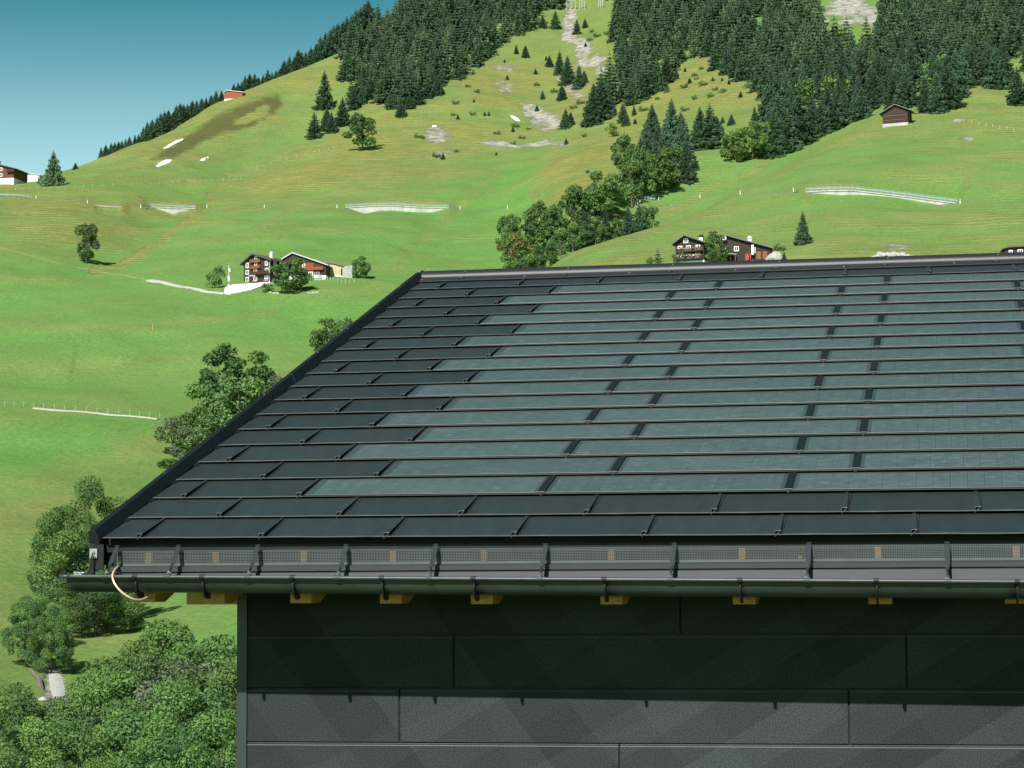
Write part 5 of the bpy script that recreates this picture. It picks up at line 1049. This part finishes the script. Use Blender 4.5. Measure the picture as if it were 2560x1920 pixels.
wall_and_rail('long pale concrete retaining wall curving over the right meadow', 'retaining wall', 'grey guard rail on the long wall of the right meadow', [(1741, 413.5), (1790, 411), (1844, 410.5), (1928, 420), (1994, 428.5), (2067, 438)], [(1741, 415), (1752, 418), (1814, 424.4), (1859, 422.5), (1932, 427), (2028, 445.5), (2060, 439), (2067, 438.6)], 26, wr=WALL_R[1])
wall_and_rail('wedge-shaped stone retaining wall under the road by the left gully', 'retaining wall', 'guard rail over the wedge-shaped wall by the left gully', [(324, 446), (372, 448.5), (422, 450)], [(324, 447), (350, 459), (372, 471), (400, 458), (422, 451)], 14, wr=WALL_R[2])
px_wall('retaining_wall', [(203, 442), (230, 445), (262, 446)], [(203, 443), (219, 455), (251, 456), (262, 447)], M['stone'], 'short grey stone wall beside the road at the far left', 'retaining wall', .8, wr=WALL_R[3])
px_wall('retaining_wall', [(1353, 434), (1370, 431), (1388, 433)], [(1353, 436), (1360, 447), (1372, 446), (1388, 434)], M['stone'], 'small stone wall end between the gully trees and the right meadow', 'retaining wall', .8, wr=WALL_R[4])
rail_on('short guard rail right of the gully trees', [hit(x, y)+Vector((0, 0, 0)) for x, y in ((1362, 431), (1375, 430), (1395, 431), (1415, 434))], 0, 8)
rail_on('pale guard rail entering at the left edge below the skyline house', [hit(x, y) for x, y in ((-30, 423), (0, 424), (30, 425), (52, 427), (68, 430))], 0, 8)
rail_on('guard rail run-out left of the wedge-shaped wall', [hit(x, y) for x, y in ((306, 448), (318, 449), (326, 450))], 0, 3)
# white road marker posts
for i, (x, y) in enumerate(((78, 429), (189, 439), (304, 449), (447, 449), (571, 449), (728, 449), (994, 452), (1096, 451), (1423, 433), (1512, 427), (1599, 420), (1714, 414), (2074, 440))):
    P = hit(x, y); o = thing('marker_post', f'white road marker post, {["first", "second", "third", "fourth", "fifth", "sixth", "seventh", "eighth", "ninth", "tenth", "eleventh", "twelfth", "last"][i]} from the left along the mountain road', 'marker post', P, 0, 'white marker posts along the mountain road')
    q = MB(); q.box((-.09, -.08, -.4), (.09, .08, .7)); q.box((-.08, -.07, .85), (.08, .07, 1.1)); q.build('post', M['white'], o); q = MB(); q.box((-.085, -.075, .7), (.085, .075, .85)); q.build('reflector_band', M['rail'], o)
# pasture fences
def fence(label, pts, n, h=.95, w=.065, wire=True):
    P = [hit(x, y) for x, y in pts]; tot = len(P)-1; o = thing('pasture_fence', label, 'fence', P[0]); inv = -Vector(o.location); prev_ = None
    for k in range(n+1):
        f_ = k/n*tot; i = min(int(f_), tot-1); p = P[i].lerp(P[i+1], f_-i); p.z = tz(p.x, p.y); p = p+inv; q = MB(); hh_ = h*random.uniform(.85, 1.15); q.box((p.x-w, p.y-w, p.z-.3), (p.x+w, p.y+w, p.z+hh_)); q.build('post', M['fencewood'], o)
        if prev_ is not None and wire: q = MB(); q.tube([tuple(prev_+Vector((0, 0, h*.8))), tuple(p+Vector((0, 0, h*.8)))], .018, 3); q.build('wire', M['rail'], o)
        prev_ = p
fence('row of pale pasture posts below the left skyline', [(18, 410), (75, 409), (130, 408), (200, 404), (280, 400), (350, 397), (400, 393)], 22)
fence('pasture posts around the fold at the left gully', [(400, 393), (420, 395), (470, 392), (520, 388)], 12)
fence('fence posts climbing along the grassy shoulder below the left forest', [(480, 390), (540, 372), (600, 350), (680, 330), (720, 322)], 16, 1.0, .07)
fence('low yellow-green posts along the farm track', [(10, 878), (72, 880), (140, 886), (210, 891), (280, 897), (345, 903)], 15, .9, .035)
fence('posts on the grass above the right hut corner', [(2065, 262), (2110, 268), (2150, 276), (2190, 284)], 8, 1.0, .08)
fence('wooden garden fence in front of the barn and shed', [(690, 607), (704, 604), (720, 606), (742, 612), (765, 611)], 10, .9, .07)
# avalanche barriers in the forest
for i, (x0, y0, x1, y1, dp, ps) in enumerate(((807, 190, 846, 184, 12, 5), (858, 149, 937, 143, 12, 9), (1080, 36, 1106, 30, 11, 4), (1020, 68, 1074, 58, 10, 7), (1224, 5, 1243, 4, 14, 2), (1252, 4, 1262, 2, 14, 2), (1293, 0, 1301, 0, 15, 2), (1388, 15, 1402, 14, 8, 2), (995, 128, 1003, 127, 6, 2))):
    A, B = hit(x0, y0+dp, 640), hit(x1, y1+dp, 640); lb = ['short pale snow barrier at the lower left forest corner', 'long pale snow barrier spanning the left forest', 'pale snow barrier near the top of the left forest', 'slanting pale snow barrier in the upper left forest', 'pale snow barrier above the rock gully, left one', 'pale snow barrier above the rock gully, middle one', 'pale snow barrier above the rock gully, right one', 'pale snow barrier inside the right forest at the top', 'tiny pale snow barrier deep in the left forest'][i]
    o = thing('snow_barrier', lb, 'snow barrier', A, 0, 'avalanche barriers'); inv = -Vector(o.location); H = 3.2
    A_, B_ = Vector((A.x, A.y, z_at(A, y0))), Vector((B.x, B.y, z_at(B, y1)))
    q = MB(); q.tube([A_+inv-FWD*2.5, B_+inv-FWD*2.5], .26, 5); q.build('top_beam', M['snowrack'], o)
    for k in range(ps+1):
        p = A_.lerp(B_, k/ps)-FWD*2.5; g0 = p+FWD*1.3; g1 = p-FWD*1.6; g0.z = tz(g0.x, g0.y)-.3; g1.z = tz(g1.x, g1.y)-.3; q = MB(); q.tube([p+inv, g0+inv], .17, 5); q.tube([p+inv, g1+inv], .15, 5); q.build('support', M['snowrack'], o)
# snow remnants
def patch(label, poly, name='snow_patch', m=None, h=.14):
    c = (sum(p[0] for p in poly)/len(poly), sum(p[1] for p in poly)/len(poly)); P = [hit(x, y) for x, y in poly]; C_ = hit(*c); o = MB(); n = len(P)
    ring = [(p.x-C_.x, p.y-C_.y, p.z-C_.z-.1) for p in P]; top = [((p.x-C_.x)*.93, (p.y-C_.y)*.93, (p.z-C_.z)*.93+h) for p in P]
    o.loft([ring, top], 0); ob = o.build(name, m or M['sheet'], None, C_, smooth=False); tag(ob, label, 'snow patch', 'white snow remnants'); return ob
patch('long narrow white snow remnant on the upper left meadow', [(351, 322), (362, 314), (380, 304), (397, 299), (396, 302), (380, 310), (364, 319)])
patch('white snow remnant low on the left hill, the broadest one', [(336, 359), (345, 351), (358, 345), (372, 345), (368, 350), (355, 356), (342, 361)])
patch('small white snow remnant right of the broadest one', [(431, 347), (438, 342), (450, 339), (452, 341), (442, 347)])
patch('white snow remnant beside the pale scree on the middle slope', [(1101, 249), (1110, 251), (1120, 256), (1124, 262), (1115, 261), (1106, 255)])
patch('tiny white snow remnant at the foot of the left forest', [(933, 271), (942, 271), (943, 274), (934, 274)])
patch('small white snow remnant among the bushes of the yellow slope', [(1641, 229), (1650, 229), (1658, 233), (1650, 234)])
# grey stream rock and boulders
def boulder(P, s, name, label, group=None, m=None, seed=0, flat=.7):
    r = np.random.default_rng(seed); bm = bmesh.new(); bmesh.ops.create_icosphere(bm, subdivisions=2, radius=1)
    for v in bm.verts: k = 1+.35*(r.random()-.5); v.co = Vector((v.co.x*k*s, v.co.y*k*s*.8, v.co.z*k*s*flat))
    me_ = bpy.data.meshes.new(name); bm.to_mesh(me_); bm.free(); me_.materials.append(m or M['stone']); o = link(name, me_, None, P); return tag(o, label, 'boulder', group)
for i, (x, y, s) in enumerate(((1886, 557, .8), (1895, 555, 1.2), (1905, 553, 1.4), (1916, 552, 1.3), (1926, 553, 1.5), (1937, 552, 1.4), (1948, 553, 1.5), (1959, 555, 1.2), (1969, 556, .9), (1978, 558, .7), (1900, 548, .9), (1930, 547, .8))):
    boulder(hit(x, y, 400), s*.8, 'boulder', 'grey boulder in the low stone heap above the ridge, right of the lone spruce', 'boulders of the stone heap', seed=i)
boulder(hit(1673, 566, 400)+Vector((0, 0, .6)), 1.9, 'boulder', 'huge grey rock at the right end of the right farmhouse', m=M['stone'], seed=41, flat=.85)
for i, (x, y) in enumerate(((668, 634), (676, 633), (685, 632), (584, 632), (592, 634), (600, 634))): boulder(hit(x, y, 430), .5, 'boulder', 'small pale stone on the bank below the farmhouse', 'stones below the farmhouse', seed=60+i)
px_wall('dry_stone_wall', [(740, 580), (745, 575), (761, 573)], [(740, 600), (761, 600)], M['stone'], 'rough stone wall right of the shed', 'stone wall', 2.5)
px_wall('dry_stone_wall', [(1625, 571), (1640, 567), (1660, 568)], [(1625, 580), (1660, 580)], M['stone'], 'stone terrace wall before the right farmhouse', 'stone wall', 1.)
# white terrace wall and flagpole of the farm
tp_ = [(484, 634), (497, 635), (520, 631), (545, 626), (566, 618), (584, 611), (560, 612), (526, 614), (500, 615), (486, 622)]; tv = [hit(x, y+1, 430) for x, y in tp_]; tw = MB(); tw.loft([[(p.x, p.y, p.z-1.) for p in tv], [(p.x, p.y, p.z+.25) for p in tv]]); tag(tw.build('terrace_apron', M['plaster']), kind='structure')
P = hit(494, 619); o = thing('flagpole', 'white flagpole with a hanging red and white banner beside the farmhouse', 'flagpole', P); H = z_at(P, 573)-P.z
q = MB(); q.tube([(0, 0, -.5), (0, 0, H)], [.09, .06], 6); q.build('pole', M['white'], o); q = MB(); q.loft([[(.35*math.cos(a), .35*math.sin(a), z) for a in [k*.785 for k in range(8)]] for z in (-.5, H*.38)]); q.loft([[(r_*math.cos(a), r_*math.sin(a), z) for a in [k*.785 for k in range(8)]] for r_, z in ((.30, H*.38), (.36, H*.45), (.12, H*.5))]); q.build('pedestal', M['plaster'], o)
for z0_, z1_, m in ((.60, .70, 'red'), (.70, .84, 'white'), (.84, .94, 'red')):
    q = MB(); q.loft([[(.08+.05*math.sin(z*9), -.04, z), (.42+.1*math.sin(z*7), -.10+.05*math.sin(z*5), z), (.42+.1*math.sin(z*7), -.06, z), (.08+.05*math.sin(z*9), .0, z)] for z in (H*z0_, H*(z0_+z1_)/2, H*z1_)]); q.build('banner', M[m], o)
# right farmhouse: flower balconies, second wing, outhouse
fb_, _ = building('farmhouse', 'right farmhouse with white base, dark gable and flower-filled balconies, half hidden by a pine', 'house', (1488, 573), 24, [(-3.1, 5.1), (-.7, 6.6), (3.6, 4.9)], 8.5, M['oldwood'], M['roofgrey'], (1., .8), 1.0, M['plaster'], d0=400)
balcony(fb_, -2.6, 3.4, 3.0, M['oldwood'], True, h=.6); balcony(fb_, -3.1, 3.4, 1.3, M['oldwood'], True, h=.6)
for x, z in ((-2, 3.9), (0, 3.9), (2.2, 3.9), (-2, 2.1), (0, 2.1), (2.2, 2.1), (-.6, 5.6)): window(fb_, x, z, .8, .8)
chimney(fb_, 2.0, 3, 5.3, 1.3, .9, M['plaster'], capm=M['black'])
fc, _ = building('farmhouse_wing', 'dark wing of the right farmhouse with long grey roof, white chimney and satellite dish', 'house', (1600, 569), 4, [(-4.6, 5.8), (-3.0, 6.1), (6.6, 3.3)], 8, M['oldwood'], M['roofgrey'], (.8, .7), .3, M['stone'], d0=400)
window(fc, -.9, 3.3, .75, .8); window(fc, 3.0, 2.9, .3, 1.0); window(fc, -3.4, 3.0, .6, .7); chimney(fc, 2.1, 1.5, 4.4, 1.4, .85, M['plaster']); q = MB()
q.loft([[(-3.6+.5*s_*math.cos(a), -.95-.12*(1-s_), 5.6+.5*s_*math.sin(a)) for a in [k*.5236 for k in range(12)]] for s_ in (1, .6, .05)]); q.build('satellite_dish', M['white'], fc)
q = MB(); q.box((1.0, -1.1, 1.9), (2.2, -.9, 2.05)); q.box((1.0, -1.1, 0), (1.15, -.95, 1.9)); q.box((2.05, -1.1, 0), (2.2, -.95, 1.9)); q.box((1.2, -1.0, .6), (1.8, -.9, 1.8)); q.build('red_porch', M['red'], fc)
q = MB(); q.box((2.4, -1.0, 1.8), (2.9, -.05, 4.0)); q.build('flue_wall', M['plaster'], fc)
for x in (4.0, 5.4): q = MB(); q.box((x-.5, -.09, .9), (x+.5, -.03, 2.6)); q.build('barn_door', M['balcony'], fc)
q = MB(); q.extrude_y([(-4.6, 2.3), (-1.0, 1.7), (-1.0, 1.8), (-4.6, 2.4)], -2.2, 0); q.build('porch_roof', M['roofpale'], fc)
q = MB(); q.box((-3.6, -1.9, 0), (-3.45, -1.75, 2.0)); q.box((-2.4, -1.9, 0), (-2.25, -1.75, 1.9)); q.box((-1.3, -1.9, 0), (-1.15, -1.75, 1.7)); q.build('porch_post', M['balcony'], fc)
P = hit(1650, 569, 400); o = MB()
r = np.random.default_rng(5)
for k, mi in enumerate((0, 1, 0, 2, 1, 0, 1)): x = -3+k*.85; o.loft([[(x, 0, .0), (x+.8, -.1, .0), (x+.8, .3, .0), (x, .3, 0)], [(x+.1, .05, .5+.3*r.random()), (x+.7, 0, .5+.3*r.random()), (x+.7, .2, .5), (x+.1, .25, .5)]], mi)
tag(o.build('laundry_pile', [M['white'], M['blue'], M['red']], None, P), 'white, blue and red cloths spread out before the wing of the right farmhouse', 'cloths')
# small buildings
hut, _ = building('hay_hut', 'small dark brown log hut with grey roof at the forest edge on the right', 'hut', (1933, 272), 22, [(-3.9, 4.6), (0.2, 6.8), (4.3, 5.0)], 6, M['oldwood'], M['roofgrey'], (.9, 1.2), .9, M['concrete'], d0=560)
q = MB(); q.box((-3.5, -.09, 3.35), (3.9, -.02, 3.5)); q.box((-3.5, -.09, 1.9), (3.9, -.02, 2.05)); q.build('cross_beam', M['balcony'], hut)
sk, _ = building('skyline_house', 'brown house with orange-shuttered windows and white base on the left skyline', 'house', (4, 398), 12, [(-8, 6.3), (-5.5, 8.3), (4.6, 5.6)], 12, mat('red_brown_shingles', (.12, .045, .03), .8, .3, 3), M['roofdark'], (.9, 1.2), 2.2, M['plaster'], d0=700)
for x, z in ((-.5, 5.6), (-.5, 3.4), (-4.5, 5.6), (-4.5, 3.4)): window(sk, x, z, .9, 1.0, shutters=M['orange'])
window(sk, -.8, 1.2, .6, .7); balcony(sk, 2.2, 5.2, 4.4, M['oldwood']); chimney(sk, -3, 4, 7.4, 1.8, .8, M['stone'])
s2, _ = building('skyline_house', 'dark lower annex behind the brown house on the left skyline', 'house', (48, 395), 8, [(-3.8, 4.2), (-2.6, 4.6), (3.4, 3.0)], 9, M['oldwood'], M['roofdark'], (.6, .6), .3, M['plaster'], d0=700, planks=False)
s3, _ = building('shed', 'white flat-roofed garage between the skyline house and the tall spruce', 'shed', (72, 392), 0, [(-2.2, 2.9), (-1.6, 3.0), (2.2, 2.4)], 6, M['plaster'], M['roofpale'], (.4, .5), .1, d0=700, planks=False)
tree_px(SPR_SP, 10, 83, 396, 379, 'conifer', 'narrow green conifer before the white garage', 'tree', wpx=8, pw=2.2, d0=700)
P = at_d(500, 1092); rh = z_at(P, 199)-P.z
rb2, _ = building('red_hut', 'small red wooden hut with pale roof on the left skyline', 'hut', (500, 214), 10, [(-3.4, 3.4), (-2.4, 4.1), (5.4, 2.9)], 5, M['redwood'], M['roofpale'], (.5, .5), .2, d0=700, planks=False, down=6)
ob, _ = building('small_house', 'white-walled low building with dark flat roof at the right edge above the ridge', 'house', (2200, 556), 6, [(-2.8, 1.9), (-2.0, 2.1), (4.0, 2.3)], 5, M['oldwood'], M['roofdark'], (.6, .5), .9, M['plaster'], d0=400, planks=False)
window(ob, -1.6, 1.2, .5, .5); window(ob, .4, 1.3, .8, .5)
# log beside the stream bed
P = hit(88, 1490, 120); A = hit(66, 1450, 120); o = MB(); o.tube([(0, 0, .12), tuple((P-A)*.5+Vector((.3, 0, .12))), tuple(P-A+Vector((0, 0, .12)))], [.16, .22, .25], 8); tag(o.build('fallen_log', M['log'], None, A), 'grey fallen log lying beside the pale stream bed', 'log')
boulder(hit(92, 1512, 120), .35, 'boulder', 'pale stone at the lower end of the fallen log', m=M['stone'], seed=90)
P = hit(330, 713, 400); o = thing('sign_post', 'small orange-topped post alone on the green slope above the clump', 'post', P); q = MB(); q.box((-.05, -.05, -.2), (.05, .05, 1.1)); q.build('stake', M['fencewood'], o); q = MB(); q.box((-.16, -.06, 1.1), (.16, .06, 1.5)); q.build('marker_plate', M['orange'], o)
